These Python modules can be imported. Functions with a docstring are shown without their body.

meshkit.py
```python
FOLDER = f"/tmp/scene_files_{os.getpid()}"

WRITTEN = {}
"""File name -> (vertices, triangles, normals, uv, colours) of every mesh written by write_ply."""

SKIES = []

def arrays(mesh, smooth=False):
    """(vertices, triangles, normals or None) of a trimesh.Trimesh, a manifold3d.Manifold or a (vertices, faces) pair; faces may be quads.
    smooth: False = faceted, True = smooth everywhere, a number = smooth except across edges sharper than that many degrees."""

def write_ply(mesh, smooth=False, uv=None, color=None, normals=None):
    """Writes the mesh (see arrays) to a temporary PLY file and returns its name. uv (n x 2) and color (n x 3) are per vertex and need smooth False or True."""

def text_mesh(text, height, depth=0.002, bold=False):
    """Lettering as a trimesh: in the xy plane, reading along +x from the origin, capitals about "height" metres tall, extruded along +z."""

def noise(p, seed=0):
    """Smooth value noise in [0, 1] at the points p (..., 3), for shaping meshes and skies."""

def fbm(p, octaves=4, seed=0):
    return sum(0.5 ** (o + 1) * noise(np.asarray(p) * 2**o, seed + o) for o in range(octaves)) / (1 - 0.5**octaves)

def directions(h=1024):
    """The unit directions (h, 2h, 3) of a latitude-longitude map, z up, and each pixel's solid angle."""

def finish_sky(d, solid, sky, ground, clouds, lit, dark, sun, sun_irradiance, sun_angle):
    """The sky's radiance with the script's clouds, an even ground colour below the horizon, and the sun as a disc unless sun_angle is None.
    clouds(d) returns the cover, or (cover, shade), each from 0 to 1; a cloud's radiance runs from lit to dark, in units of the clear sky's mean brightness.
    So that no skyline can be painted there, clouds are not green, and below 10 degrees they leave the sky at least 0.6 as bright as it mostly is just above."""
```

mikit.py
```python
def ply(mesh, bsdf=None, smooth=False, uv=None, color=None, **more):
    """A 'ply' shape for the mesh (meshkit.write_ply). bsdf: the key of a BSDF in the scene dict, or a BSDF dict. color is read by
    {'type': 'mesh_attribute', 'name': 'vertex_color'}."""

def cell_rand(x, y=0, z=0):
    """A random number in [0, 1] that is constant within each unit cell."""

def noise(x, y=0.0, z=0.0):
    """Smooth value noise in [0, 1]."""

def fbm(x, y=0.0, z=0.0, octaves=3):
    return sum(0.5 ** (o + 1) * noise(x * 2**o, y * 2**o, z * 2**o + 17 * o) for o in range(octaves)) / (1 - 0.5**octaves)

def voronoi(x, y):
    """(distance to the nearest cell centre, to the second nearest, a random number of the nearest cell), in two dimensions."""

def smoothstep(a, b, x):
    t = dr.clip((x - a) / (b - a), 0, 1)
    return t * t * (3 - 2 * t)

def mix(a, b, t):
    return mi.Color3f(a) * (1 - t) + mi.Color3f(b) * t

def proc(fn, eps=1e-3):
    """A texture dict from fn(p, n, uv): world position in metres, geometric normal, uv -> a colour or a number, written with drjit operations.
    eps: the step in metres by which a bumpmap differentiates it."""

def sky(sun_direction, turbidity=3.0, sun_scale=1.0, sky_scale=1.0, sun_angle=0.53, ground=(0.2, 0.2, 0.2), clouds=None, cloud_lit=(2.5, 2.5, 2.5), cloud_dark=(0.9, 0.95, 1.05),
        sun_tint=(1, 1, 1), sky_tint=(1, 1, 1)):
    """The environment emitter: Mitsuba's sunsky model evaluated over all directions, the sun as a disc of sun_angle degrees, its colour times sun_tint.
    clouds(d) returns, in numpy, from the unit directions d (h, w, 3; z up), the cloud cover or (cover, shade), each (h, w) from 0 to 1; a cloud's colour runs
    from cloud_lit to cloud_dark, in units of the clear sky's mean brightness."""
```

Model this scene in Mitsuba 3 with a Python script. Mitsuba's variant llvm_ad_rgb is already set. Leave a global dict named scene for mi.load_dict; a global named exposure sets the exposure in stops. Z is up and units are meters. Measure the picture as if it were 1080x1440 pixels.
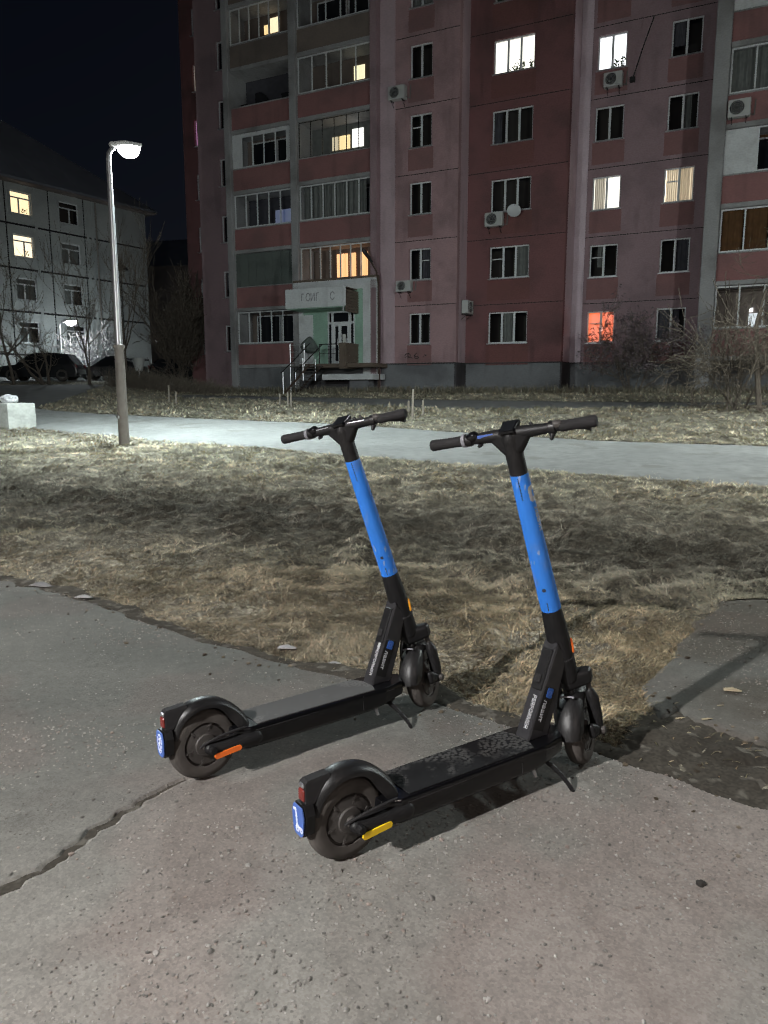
import math, random
import numpy as np, trimesh, shapely, drjit as dr, mitsuba as mi, mikit, meshkit
import manifold3d as m3
from shapely.geometry import Polygon, LineString, box as sbox
from shapely.ops import unary_union
from scipy.interpolate import PchipInterpolator
from scipy.spatial import cKDTree

scene, labels = {}, {}
# ------------------------------------------------------------------ camera, sky, exposure
EYE = 1.25
FOCAL = 1050.0                       # of the 1080 pixel wide photograph
PITCH = math.atan((720 - 551) / FOCAL)
exposure = 0.0
_T = mi.ScalarTransform4f
scene['camera'] = {
    'type': 'perspective', 'fov': 2 * math.degrees(math.atan(540 / FOCAL)), 'fov_axis': 'x', 'near_clip': 0.05, 'far_clip': 2000.0,
    'to_world': _T().look_at(origin=[0, 0, EYE], target=[0, math.cos(PITCH), EYE - math.sin(PITCH)], up=[0, 0, 1])}
# a clear night: the faint blue sky only, the lamps do the rest
scene['sky'] = {**mikit.sky([0.3, 0.6, 0.35], turbidity=3, sun_scale=0.0, sky_scale=0.045, sky_tint=(.92, 0.80, 0.98), ground=(0.05, 0.05, 0.05)), 'sampling_weight': 3.0}
LAMP_MAIN, LAMP_KEY, LAMP_BACK, LAMP_RIGHT = 250.0, 330.0, 60.0, 350.0        # radiance of the lenses of the near street lamps

# ------------------------------------------------------------------ helpers
rng = np.random.default_rng(7)


def thing(name, label, cat, group=None, kind=None):
    key, i = name, 0
    while key in labels:
        i += 1
        key = f'{name}_{i:03d}'
    labels[key] = {'label': label, 'category': cat}
    if group: labels[key]['group'] = group
    if kind: labels[key]['kind'] = kind
    return key


def put(key, mesh, mat, smooth=False, **more):
    """One entry of the scene; a taken key gets the next number."""
    k, i = key, 0
    while k in scene:
        i += 1
        k = f'{key}_{i:03d}'
    scene[k] = mikit.ply(mesh, mat, smooth, **more)
    return k


def setting(key, mesh, mat, smooth=False, kind='structure', label=None, **more):
    k = put(key, mesh, mat, smooth, **more)
    labels[k] = {'kind': kind}
    if label: labels[k]['label'] = label
    return k


def emit(rgb, weight=0.02):
    return {'type': 'area', 'radiance': {'type': 'rgb', 'value': [float(c) for c in rgb]}, 'sampling_weight': float(weight)}


def box(x0, x1, y0, y1, z0, z1):
    return trimesh.creation.box(bounds=[[min(x0, x1), min(y0, y1), min(z0, z1)], [max(x0, x1), max(y0, y1), max(z0, z1)]])


def sheet(a0, a1, w, z0, z1):
    return trimesh.Trimesh([[a0, w, z0], [a1, w, z0], [a1, w, z1], [a0, w, z1]], [[0, 1, 2], [0, 2, 3]], process=False)


def cbox(x0, x1, y0, y1, z0, z1, c=0.01):
    """A box with chamfered edges."""
    lo, hi = np.array([x0, y0, z0], float), np.array([x1, y1, z1], float)
    pts = []
    for s in np.ndindex(2, 2, 2):
        p = np.where(np.array(s) == 0, lo, hi)
        d = np.where(np.array(s) == 0, 1, -1) * c
        for k in range(3):
            q = p + d
            q[k] = p[k]
            pts.append(q)
    return trimesh.convex.convex_hull(np.array(pts))


def cat(ms):
    ms = [m for m in ms if m is not None]
    v, f, o = [], [], 0
    for m in ms:
        v.append(np.asarray(m.vertices)); f.append(np.asarray(m.faces) + o); o += len(m.vertices)
    return trimesh.Trimesh(np.vstack(v), np.vstack(f), process=False)


def move(mesh, M):
    m = mesh.copy()
    m.apply_transform(M)
    return m


def mat4(R=None, t=(0, 0, 0)):
    M = np.eye(4)
    if R is not None: M[:3, :3] = R
    M[:3, 3] = t
    return M


def rot(axis, a):
    return trimesh.transformations.rotation_matrix(a, axis)[:3, :3]


def hull(balls, seg=16):
    return to_tri(m3.Manifold.batch_hull([m3.Manifold.sphere(r, seg).translate(list(map(float, c))) for c, r in balls]))


def to_tri(man):
    m = man.to_mesh()
    return trimesh.Trimesh(np.array(m.vert_properties[:, :3]), np.array(m.tri_verts), process=False)


def tube(pts, rad, seg=8, cap=True):
    pts = np.asarray(pts, float)
    n = len(pts)
    rad = np.broadcast_to(np.asarray(rad, float), (n,))
    t = np.gradient(pts, axis=0)
    t /= np.linalg.norm(t, axis=1, keepdims=True) + 1e-12
    ref = np.array([0, 0, 1.0]) if abs(t[0][2]) < 0.9 else np.array([1.0, 0, 0])
    a = np.linspace(0, 2 * np.pi, seg, endpoint=False)
    rings = []
    x = np.cross(t[0], ref)
    for i in range(n):
        x = x - t[i] * (x @ t[i])
        x /= np.linalg.norm(x) + 1e-12
        y = np.cross(t[i], x)
        rings.append(pts[i] + rad[i] * (np.cos(a)[:, None] * x + np.sin(a)[:, None] * y))
    v = np.vstack(rings)
    i, j = np.meshgrid(np.arange(n - 1), np.arange(seg), indexing='ij')
    i, j = i.ravel(), j.ravel()
    k = (j + 1) % seg
    f = np.vstack([np.stack([i * seg + j, i * seg + k, (i + 1) * seg + k], 1), np.stack([i * seg + j, (i + 1) * seg + k, (i + 1) * seg + j], 1)])
    if cap:
        m = len(v)
        v = np.vstack([v, pts[0], pts[-1]])
        j = np.arange(seg)
        f = np.vstack([f, np.stack([np.full(seg, m), (j + 1) % seg, j], 1), np.stack([np.full(seg, m + 1), (n - 1) * seg + j, (n - 1) * seg + (j + 1) % seg], 1)])
    return trimesh.Trimesh(v, f, process=False)


def lathe(profile, n=40, axis='y', closed=False):
    """profile: (r, h) points; turned about the axis through the origin."""
    p = np.asarray(profile, float)
    a = np.linspace(0, 2 * np.pi, n, endpoint=False)
    c, s = np.cos(a)[:, None], np.sin(a)[:, None]
    r, h = p[:, 0][None], p[:, 1][None] + 0 * c
    xyz = {'y': (c * r, h, s * r), 'z': (c * r, s * r, h), 'x': (h, c * r, s * r)}[axis]
    v = np.stack(xyz, -1).reshape(-1, 3)
    m = len(p)
    js = np.arange(m if closed else m - 1)
    i, j = np.meshgrid(np.arange(n), js, indexing='ij')
    i, j = i.ravel(), j.ravel()
    i2, j2 = (i + 1) % n, (j + 1) % m
    f = np.vstack([np.stack([i * m + j, i2 * m + j, i2 * m + j2], 1), np.stack([i * m + j, i2 * m + j2, i * m + j2], 1)])
    t = trimesh.Trimesh(v, f, process=True)
    trimesh.repair.fix_normals(t)
    return t


def loft(rings, caps=True):
    """Rings with equal point counts, one after the other; ends closed by earcut on their two widest axes."""
    R = np.asarray(rings, float)
    k, n = R.shape[:2]
    v = R.reshape(-1, 3)
    i, j = np.meshgrid(np.arange(k - 1), np.arange(n), indexing='ij')
    i, j = i.ravel(), j.ravel()
    q = (j + 1) % n
    f = [np.stack([i * n + j, i * n + q, (i + 1) * n + q], 1), np.stack([i * n + j, (i + 1) * n + q, (i + 1) * n + j], 1)]
    if caps:
        import mapbox_earcut
        for e, flip in ((0, True), (k - 1, False)):
            ring = R[e]
            ax = np.argsort(np.ptp(ring, axis=0))[1:]
            tri = mapbox_earcut.triangulate_float64(np.ascontiguousarray(ring[:, np.sort(ax)]), np.array([n], np.uint32)).reshape(-1, 3).astype(int)
            f.append((tri[:, ::-1] if flip else tri) + e * n)
    t = trimesh.Trimesh(v, np.vstack(f), process=True)
    trimesh.repair.fix_normals(t)
    return t


def shell(outer, inner):
    """A solid between two point grids (k, n, 3)."""
    k, n = outer.shape[:2]
    rings = np.concatenate([outer, inner[:, ::-1]], axis=1)
    m = 2 * n
    v = rings.reshape(-1, 3)
    i, j = np.meshgrid(np.arange(k - 1), np.arange(m), indexing='ij')
    i, j = i.ravel(), j.ravel()
    q = (j + 1) % m
    f = [np.stack([i * m + j, i * m + q, (i + 1) * m + q], 1), np.stack([i * m + j, (i + 1) * m + q, (i + 1) * m + j], 1)]
    for e in (0, k - 1):
        j = np.arange(n - 1)
        f += [np.stack([e * m + j, e * m + j + 1, e * m + m - 2 - j], 1), np.stack([e * m + j, e * m + m - 2 - j, e * m + m - 1 - j], 1)]
    t = trimesh.Trimesh(v, np.vstack(f), process=True)
    trimesh.repair.fix_normals(t)
    return t


def extr(poly, h):
    if hasattr(poly, 'geoms'):
        return cat([extr(g, h) for g in poly.geoms])
    return trimesh.creation.extrude_polygon(poly, h, engine='earcut')


def smst(a, b, x):
    t = np.clip((x - a) / (b - a), 0, 1)
    return t * t * (3 - 2 * t)


TH = math.atan2(.452, .892)                                  # the tower block's facade is turned by this much
AX, NX = np.array([math.cos(TH), -math.sin(TH)]), np.array([math.sin(TH), math.cos(TH)])

# ------------------------------------------------------------------ materials
def rgb(*c):
    return {'type': 'rgb', 'value': list(map(float, c))}


def prin(base, rough=0.6, two=True, **k):
    b = {'type': 'principled', 'base_color': base if isinstance(base, dict) else rgb(*base), 'roughness': rough, 'specular': k.pop('specular', 0.4), **k}
    return {'type': 'twosided', 'nested': b} if two else b


P = mikit.proc
fbm, noise, voronoi, cell, sst, mix = mikit.fbm, mikit.noise, mikit.voronoi, mikit.cell_rand, mikit.smoothstep, mikit.mix


def mat(name, b):
    scene['mat_' + name] = b
    return 'mat_' + name


def asphalt_fn(p, n, uv):
    big = fbm(p.x * 1.1 + 3, p.y * 1.1, 0.5, 3)
    c = mix((.108, .111, .107), (.140, .140, .135), sst(.3, .7, big))
    falloff_tone = sst(3.3, 1.3, p.y - .10 * p.x + 1.1 * (fbm(p.x * .9, p.y * .9, 3.0, 3) - .5))     # paler away from the grass: lamp falloff put into the asphalt colour
    c = mix(c, (.295, .278, .268), falloff_tone * .8)
    film = sst(.9, 1.35, p.x - .2 * noise(p.x * 3, p.y * 3)) * sst(1.95, 2.40, p.y + .42 * (p.x - 1.0) + .35 * (fbm(p.x * 2.5, p.y * 2.5, 5.0, 3) - .5))
    film = film * sst(.74, .50, fbm(p.x * 1.9 + 8, p.y * 3.1, 2.0, 4))
    c = mix(c, (.082, .075, .064), film * .85)
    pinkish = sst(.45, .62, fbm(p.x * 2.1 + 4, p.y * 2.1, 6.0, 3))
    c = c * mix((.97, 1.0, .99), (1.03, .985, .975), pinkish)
    d1, d2, r = voronoi(p.x * 150, p.y * 150)
    c = c * (0.86 + 0.26 * r)
    d3, d4, r2 = voronoi(p.x * 62 + 7, p.y * 62)
    c = mix(c, (.38, .37, .35), sst(.30, .15, d3) * sst(.95, .98, r2) * .6)
    c = mix(c, (.09, .086, .08), sst(.30, .12, d3) * sst(.05, .02, r2) * .7)
    c = c * (.90 + .20 * fbm(p.x * 31, p.y * 31, 3.0, 2)) * (.93 + .14 * fbm(p.x * 6, p.y * 6, 8.0, 3))
    c = c * mi.Color3f(.97, .935, .895)
    return c * (0.92 + 0.16 * noise(p.x * 300, p.y * 300))


def soil_fn(p, n, uv):
    c = mix((.085, .078, .062), (.19, .175, .14), fbm(p.x * 3, p.y * 3, 1.0, 4))
    c = mix(c, (.34, .315, .25), sst(.5, .75, fbm(p.x * 11, p.y * 11, 4.0, 3)) * .7)
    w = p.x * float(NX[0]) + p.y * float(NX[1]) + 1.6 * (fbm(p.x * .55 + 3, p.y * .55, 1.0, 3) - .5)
    c = c * (1 - .62 * sst(8.6, 5.6, w) * sst(3.5, 5.0, w))  # darker middle band, lamp falloff put into the soil colour as well
    strand = noise(p.x * 210 + 60 * noise(p.x * 6, p.y * 6), p.y * 70) * noise(p.x * 60, p.y * 190 + 60 * noise(p.x * 5, p.y * 5, 4.0))
    c = mix(c * .7, c * 1.9, sst(.15, .5, strand))
    return c * (.7 + .6 * noise(p.x * 70, p.y * 70))


def soil_dark_fn(p, n, uv):
    c = mix((.034, .030, .025), (.080, .072, .060), fbm(p.x * 6, p.y * 6, 1.0, 4))
    c = mix(c, (.17, .16, .14), sst(.62, .8, fbm(p.x * 24, p.y * 24, 4.0, 2)) * .5)
    return c * (.75 + .5 * noise(p.x * 120, p.y * 120))


def road_fn(p, n, uv):
    c = mix((.215, .22, .215), (.27, .275, .265), fbm(p.x * .6, p.y * .6, 0.3, 4))
    c = c * (.82 + .36 * fbm(p.x * 9, p.y * 9, 0.0, 3)) * (.84 + .32 * fbm(p.x * .9, p.y * .9, 7.0, 3))
    return mix(c, (.17, .165, .15), sst(.62, .75, fbm(p.x * 1.7 + 5, p.y * 1.7, 0.0, 4)) * .5)


def paint(base, stain, amount=.5, scale=.8):
    def fn(p, n, uv):
        big = fbm(p.x * scale, p.y * scale, p.z * scale, 4)
        run = fbm(p.x * 2.6, p.y * 2.6, p.z * .35 + 3, 3)
        c = mix(base, stain, sst(.42, .75, big) * amount)
        c = mix(c, [x * .7 for x in stain], sst(.58, .8, run) * amount * .45)
        return c * (.9 + .2 * noise(p.x * 23, p.y * 23, p.z * 23))
    return P(fn)


def grain(base, other, f=9.0):
    def fn(p, n, uv):
        return mix(base, other, fbm(p.x * f, p.y * f, p.z * f, 3))
    return P(fn)


M = {}
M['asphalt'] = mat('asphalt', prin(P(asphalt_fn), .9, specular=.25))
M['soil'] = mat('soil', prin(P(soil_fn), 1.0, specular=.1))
M['soil_dark'] = mat('soil_dark', prin(P(soil_dark_fn), 1.0, specular=.1))
M['road'] = mat('road', prin(P(road_fn), .85, specular=.3))
M['path'] = mat('path', prin(grain((.085, .085, .085), (.13, .13, .125), 3), .9, specular=.2))
M['grass'] = mat('grass', {'type': 'twosided', 'nested': {'type': 'diffuse', 'reflectance': {'type': 'mesh_attribute', 'name': 'vertex_color'}}})
M['pink'] = mat('pink', prin(paint((.40, .262, .275), (.285, .19, .20), 1.0), .9, specular=.15))
M['pinkgrey'] = mat('pinkgrey', prin(paint((.325, .23, .25), (.24, .175, .19), .8), .9, specular=.15))
M['darkred'] = mat('darkred', prin(paint((.205, .10, .103), (.145, .08, .082), 1.0), .9, specular=.15))
M['palestrip'] = mat('palestrip', prin(paint((.62, .52, .57), (.48, .39, .43), .7), .9, specular=.15))
M['sillred'] = mat('sillred', prin(paint((.265, .145, .145), (.21, .13, .132), .8), .9, specular=.15))
M['lavender'] = mat('lavender', prin(paint((.50, .385, .42), (.40, .30, .325), .7), .9, specular=.15))
M['red'] = mat('red', prin(paint((.275, .14, .138), (.20, .115, .115), .8), .85, specular=.2))
M['deepred'] = mat('deepred', prin(paint((.19, .088, .084), (.145, .075, .072), .7), .9, specular=.15))
M['fadedletter'] = mat('fadedletter', prin((.27, .27, .29), .8))
M['galvdull'] = mat('galvdull', prin(grain((.20, .20, .20), (.12, .11, .10), 10), .5, metallic=.4))
M['rust'] = mat('rust', prin((.07, .045, .035), .8))
M['tan'] = mat('tan', prin(paint((.20, .165, .145), (.13, .11, .10), .7), .9, specular=.15))
M['concrete'] = mat('concrete', prin(paint((.33, .33, .335), (.18, .175, .175), .8), .9, specular=.15))
M['plinth'] = mat('plinth', prin(paint((.20, .205, .215), (.13, .13, .14), .8), .9, specular=.15))
M['plinthdark'] = mat('plinthdark', prin(paint((.075, .07, .075), (.05, .05, .05), .8), .9, specular=.15))
M['white'] = mat('white', prin((.62, .64, .65), .45))
M['whitewall'] = mat('whitewall', prin(paint((.62, .64, .65), (.45, .455, .46), .6, 1.5), .8, specular=.2))
M['green'] = mat('green', prin(paint((.31, .47, .38), (.22, .35, .28), .6), .7))
M['brownpanel'] = mat('brownpanel', prin(grain((.11, .085, .065), (.16, .125, .10), 5), .7))
M['joint'] = mat('joint', prin((.025, .024, .026), .9))
M['glass'] = mat('glass', {'type': 'thindielectric', 'int_ior': 1.5})
M['dark'] = mat('dark', prin((.022, .022, .025), .9, specular=.1))
M['room'] = mat('room', prin((.06, .055, .05), .95, specular=.05))
M['curtain'] = mat('curtain', prin(grain((.22, .23, .22), (.14, .15, .145), 6), 1.0, specular=.05))
M['greenpanel'] = mat('greenpanel', prin(paint((.115, .135, .125), (.08, .095, .09), .8, 2.0), .7))
M['curtaindim'] = mat('curtaindim', prin(grain((.10, .10, .115), (.06, .06, .07), 6), 1.0, specular=.05))
M['curtainpale'] = mat('curtainpale', prin((.55, .55, .52), 1.0, specular=.05))
M['brown_curtain'] = mat('brown_curtain', prin(grain((.16, .085, .04), (.09, .05, .025), 6), 1.0, specular=.05))
M['panelwall'] = mat('panelwall', prin(paint((.42, .44, .43), (.29, .31, .31), .7, .5), .9, specular=.15))
M['roof'] = mat('roof', prin(grain((.19, .20, .235), (.14, .15, .175), 1.2), .7))
M['farwall'] = mat('farwall', prin(paint((.20, .17, .16), (.12, .105, .10), .7), .9, specular=.1))
M['lamp_steel'] = mat('lamp_steel', prin(grain((.27, .25, .235), (.20, .185, .17), 12), .55, specular=.4))
M['galv'] = mat('galv', prin((.50, .51, .52), .35, metallic=.7))
M['blackmetal'] = mat('blackmetal', prin((.02, .02, .021), .5))
M['concreteblock'] = mat('concreteblock', prin(paint((.62, .64, .60), (.40, .41, .38), .7, 4), .9, specular=.15))
M['cloth'] = mat('cloth', prin(grain((.72, .72, .74), (.55, .55, .57), 20), .9))
M['lens'] = mat('lens', prin((.8, .8, .8), .4))
M['bark'] = mat('bark', prin(grain((.085, .07, .058), (.13, .11, .09), 15), .95, specular=.1))
M['twig'] = mat('twig', prin(grain((.20, .17, .135), (.11, .095, .08), 20), .95, specular=.1))
M['paletwig'] = mat('paletwig', prin((.40, .39, .39), .9, specular=.1))  # paler than the other twigs: lamplight put into the colour
M['leaf'] = mat('leaf', prin(grain((.21, .17, .185), (.10, .08, .085), 9), .9, specular=.15))
M['wood'] = mat('wood', prin(grain((.34, .30, .25), (.24, .21, .175), 30), .8))
M['chip'] = mat('chip', prin(grain((.46, .38, .25), (.34, .28, .19), 60), .8))
M['stone'] = mat('stone', prin((.03, .027, .024), .8))
M['carpaint'] = mat('carpaint', prin((.010, .011, .013), .25, clearcoat=1.0, clearcoat_gloss=.9))
M['frosted'] = mat('frosted', prin((.70, .78, .80), .35, clearcoat=.4))
M['carglass'] = mat('carglass', prin((.012, .013, .015), .08, specular=.6))
M['tyre'] = mat('tyre', prin(grain((.050, .045, .042), (.105, .094, .086), 22), .9, specular=.2))
M['ac'] = mat('ac', prin((.46, .47, .46), .5))
# scooter
M['black'] = mat('black', prin(grain((.0055, .0055, .0065), (.017, .016, .016), 26), .42, specular=.4))
M['blacksatin'] = mat('blacksatin', prin(grain((.0085, .0085, .0095), (.013, .0125, .013), 40), .5, specular=.3))
M['fenderblack'] = mat('fenderblack', prin(grain((.008, .008, .009), (.022, .021, .021), 30), .45, specular=.45))
M['gloss'] = mat('gloss', prin((.005, .005, .006), .2, specular=.42))
M['grey_paint'] = mat('grey_paint', prin(grain((.022, .022, .025), (.035, .034, .036), 25), .42, specular=.45))
M['rubber'] = mat('rubber', prin((.020, .019, .020), .8, specular=.3))
def stem_fn(p, n, uv):
    c = mix((.024, .185, .69), (.034, .185, .60), fbm(p.x * 7, p.y * 7, p.z * 5, 3))
    dust = sst(.55, .85, fbm(p.x * 30, p.y * 30, p.z * 9, 3))
    c = mix(c, (.16, .22, .40), dust * .35)
    scuff = sst(.70, .74, noise(p.x * 160, p.y * 160, p.z * 34)) * sst(.6, .8, noise(p.x * 11, p.y * 11, p.z * 8))
    return mix(c, (.36, .42, .55), scuff * .6)


M['blue'] = mat('blue', prin(P(stem_fn), .42, specular=.5))
M['steel'] = mat('steel', prin((.55, .55, .57), .3, metallic=.9))
M['hub'] = mat('hub', prin(grain((.032, .029, .028), (.080, .072, .067), 18), .6))
M['ring'] = mat('ring', prin((.22, .22, .24), .5))
M['orange'] = mat('orange', prin((1.0, .20, .03), .3, specular=.5))
M['amber'] = mat('amber', prin((.95, .40, .03), .3, specular=.5))
M['yellow'] = mat('yellow', prin((1.0, .66, .02), .3, specular=.5))
M['redlens'] = mat('redlens', prin((.16, .022, .018), .2, specular=.5, clearcoat=.6))
M['platebl'] = mat('platebl', prin((.065, .13, .40), .45))
M['platew'] = mat('platew', prin((.62, .66, .85), .5))
M['decalw'] = mat('decalw', prin(grain((.50, .51, .52), (.30, .30, .31), 90), .6))
M['bluebadge'] = mat('bluebadge', prin((.03, .10, .36), .45))


def mat_fn(dust):
    def fn(p, n, uv):
        a, b, r = voronoi(p.x * 85, p.y * 85)
        patch = sst(.48, .58, fbm(p.x * 9 + 2, p.y * 9, 0.7, 3))
        c = mix((.010, .010, .011), (.10, .097, .094), patch * sst(.66, .3, a) * min(dust, 1.0))
        return mix(c, (.105, .102, .10), max(dust - .5, 0) * .7)
    return P(fn)


M['mat_worn'] = mat('mat_worn', prin(mat_fn(.55), .85, specular=.08))
M['mat_dusty'] = mat('mat_dusty', prin(mat_fn(1.35), .8, specular=.35))

# ------------------------------------------------------------------ terrain
_g = PchipInterpolator([-400, -20, 3, 8, 12, 16, 20, 24, 28, 31, 33, 60, 400], [0, 0, 0, .06, .22, .42, .64, .86, 1.06, 1.19, 1.24, 1.35, 1.6])


def terr(x, y):
    x, y = np.asarray(x, float), np.asarray(y, float)
    return _g(x * NX[0] + y * NX[1]) + .75 * smst(-6, -20, x) * smst(24, 44, y)


def at(u, v):
    """The point of the terrain seen at pixel (u, v) of the photograph."""
    d = np.array([(u - 540) / FOCAL, math.cos(PITCH) + (720 - v) / FOCAL * math.sin(PITCH), -math.sin(PITCH) + (720 - v) / FOCAL * math.cos(PITCH)])
    k = np.linspace(.5, 75, 6000)
    p = d[None] * k[:, None] + [0, 0, EYE]
    below = np.nonzero(p[:, 2] <= terr(p[:, 0], p[:, 1]))[0]
    q = p[below[0]] if len(below) else p[-1]
    return np.array([q[0], q[1], float(terr(q[0], q[1]))])


def gpoly(px):
    return Polygon([at(u, v)[:2] for u, v in px])


def rough(poly, amp, f, seed):
    """The outline with a ragged edge."""
    line = LineString(list(poly.exterior.coords)).segmentize(.05 if amp < .1 else .25)
    c = np.array(line.coords)[:-1]
    q = np.column_stack([c * f, np.zeros(len(c))])
    return Polygon(c + amp * 2 * (np.column_stack([meshkit.fbm(q, 3, seed), meshkit.fbm(q + 31.7, 3, seed)]) - .5)).buffer(0)


edge = [at(u, v)[:2] for u, v in [(0, 815), (60, 830), (140, 855), (205, 880), (270, 903), (350, 925), (440, 945), (520, 965), (590, 985), (640, 1003), (700, 1025),
                                  (770, 1045), (840, 1065), (900, 1085), (960, 1100), (1020, 1120), (1080, 1141)]]
pave_poly = rough(Polygon([(-9, 7.2), (-5, 5.2), *edge, (3.2, 1.55), (9, -.5), (12, -14), (-14, -14), (-14, 8.5)]), .07, 3.2, 3)
slab_poly = rough(gpoly([(1015, 848), (1100, 842), (1240, 848), (1240, 1095), (1150, 1078), (1080, 1050), (990, 1015), (935, 1000), (900, 1010), (884, 992), (925, 942), (960, 906), (982, 880)]), .13, 3, 5)
road_near = [at(u, v)[:2] for u, v in [(45, 603), (250, 622), (500, 641), (820, 665), (1080, 685)]]
road_far = [at(u, v)[:2] for u, v in [(50, 575), (165, 583.5), (465, 596), (840, 620), (1080, 628.5)]]


def ext(a, b, d):
    a, b = np.asarray(a), np.asarray(b)
    return b + (b - a) / np.linalg.norm(b - a) * d


road_poly = Polygon([ext(road_near[1], road_near[0], 25), *road_near, ext(road_near[-2], road_near[-1], 30), ext(road_far[-2], road_far[-1], 30), *road_far[::-1], ext(road_far[1], road_far[0], 25)])
road_poly = rough(road_poly, .18, .7, 9)
drive_poly = rough(gpoly([(-120, 548), (148, 541), (120, 552), (48, 574), (40, 580), (-120, 590)]), .12, .7, 11)
path_poly = rough(gpoly([(236, 557.5), (340, 562), (640, 575.5), (800, 575), (1000, 572.5), (1120, 571), (1120, 565.5), (1000, 566), (800, 564.5), (640, 562.5), (340, 556.8), (236, 554.5)]), .12, .7, 13)
yard_poly = Polygon([at(-60, 541)[:2], at(215, 540)[:2], at(260, 541)[:2], (-9, 60), (-46, 62)])
hard = unary_union([pave_poly, slab_poly, road_poly, drive_poly, path_poly, yard_poly])


def bump(x, y):
    q = np.stack([x, y, 0 * x], -1)
    w = x * NX[0] + y * NX[1]
    calm = .45 + .55 * smst(3.2, 6.0, w)                       # lower lumps beside the asphalt
    return calm * .08 * (meshkit.fbm(q * 1.7, 3, 2) - .5) + calm * .16 * (meshkit.fbm(q * 4.5, 3, 4) - .5) + .05 * (meshkit.fbm(q * 17, 2, 5) - .5)


_trees = {}


def sdist(poly, x, y):
    """Distance to the outline, positive inside."""
    if id(poly) not in _trees:
        b = poly.boundary.segmentize(.02 if poly.length < 120 else .05)
        shapely.prepare(poly)
        _trees[id(poly)] = (cKDTree(shapely.get_coordinates(b)), poly)
    pts = np.column_stack([x.ravel(), y.ravel()])
    d, _ = _trees[id(poly)][0].query(pts, distance_upper_bound=3.0)
    d = np.minimum(d, 3.0)
    return np.where(shapely.contains_xy(poly, pts[:, 0], pts[:, 1]), d, -d).reshape(x.shape)


_hard_near = unary_union([pave_poly, slab_poly])


def ground_z(x, y):
    sd = sdist(hard, x, y)
    k = smst(.02, .30, -sd)                                     # full bumps only away from hard surfaces
    return terr(x, y) + k * (bump(x, y) + .012) - .05 * smst(-.02, .12, sd)


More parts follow.
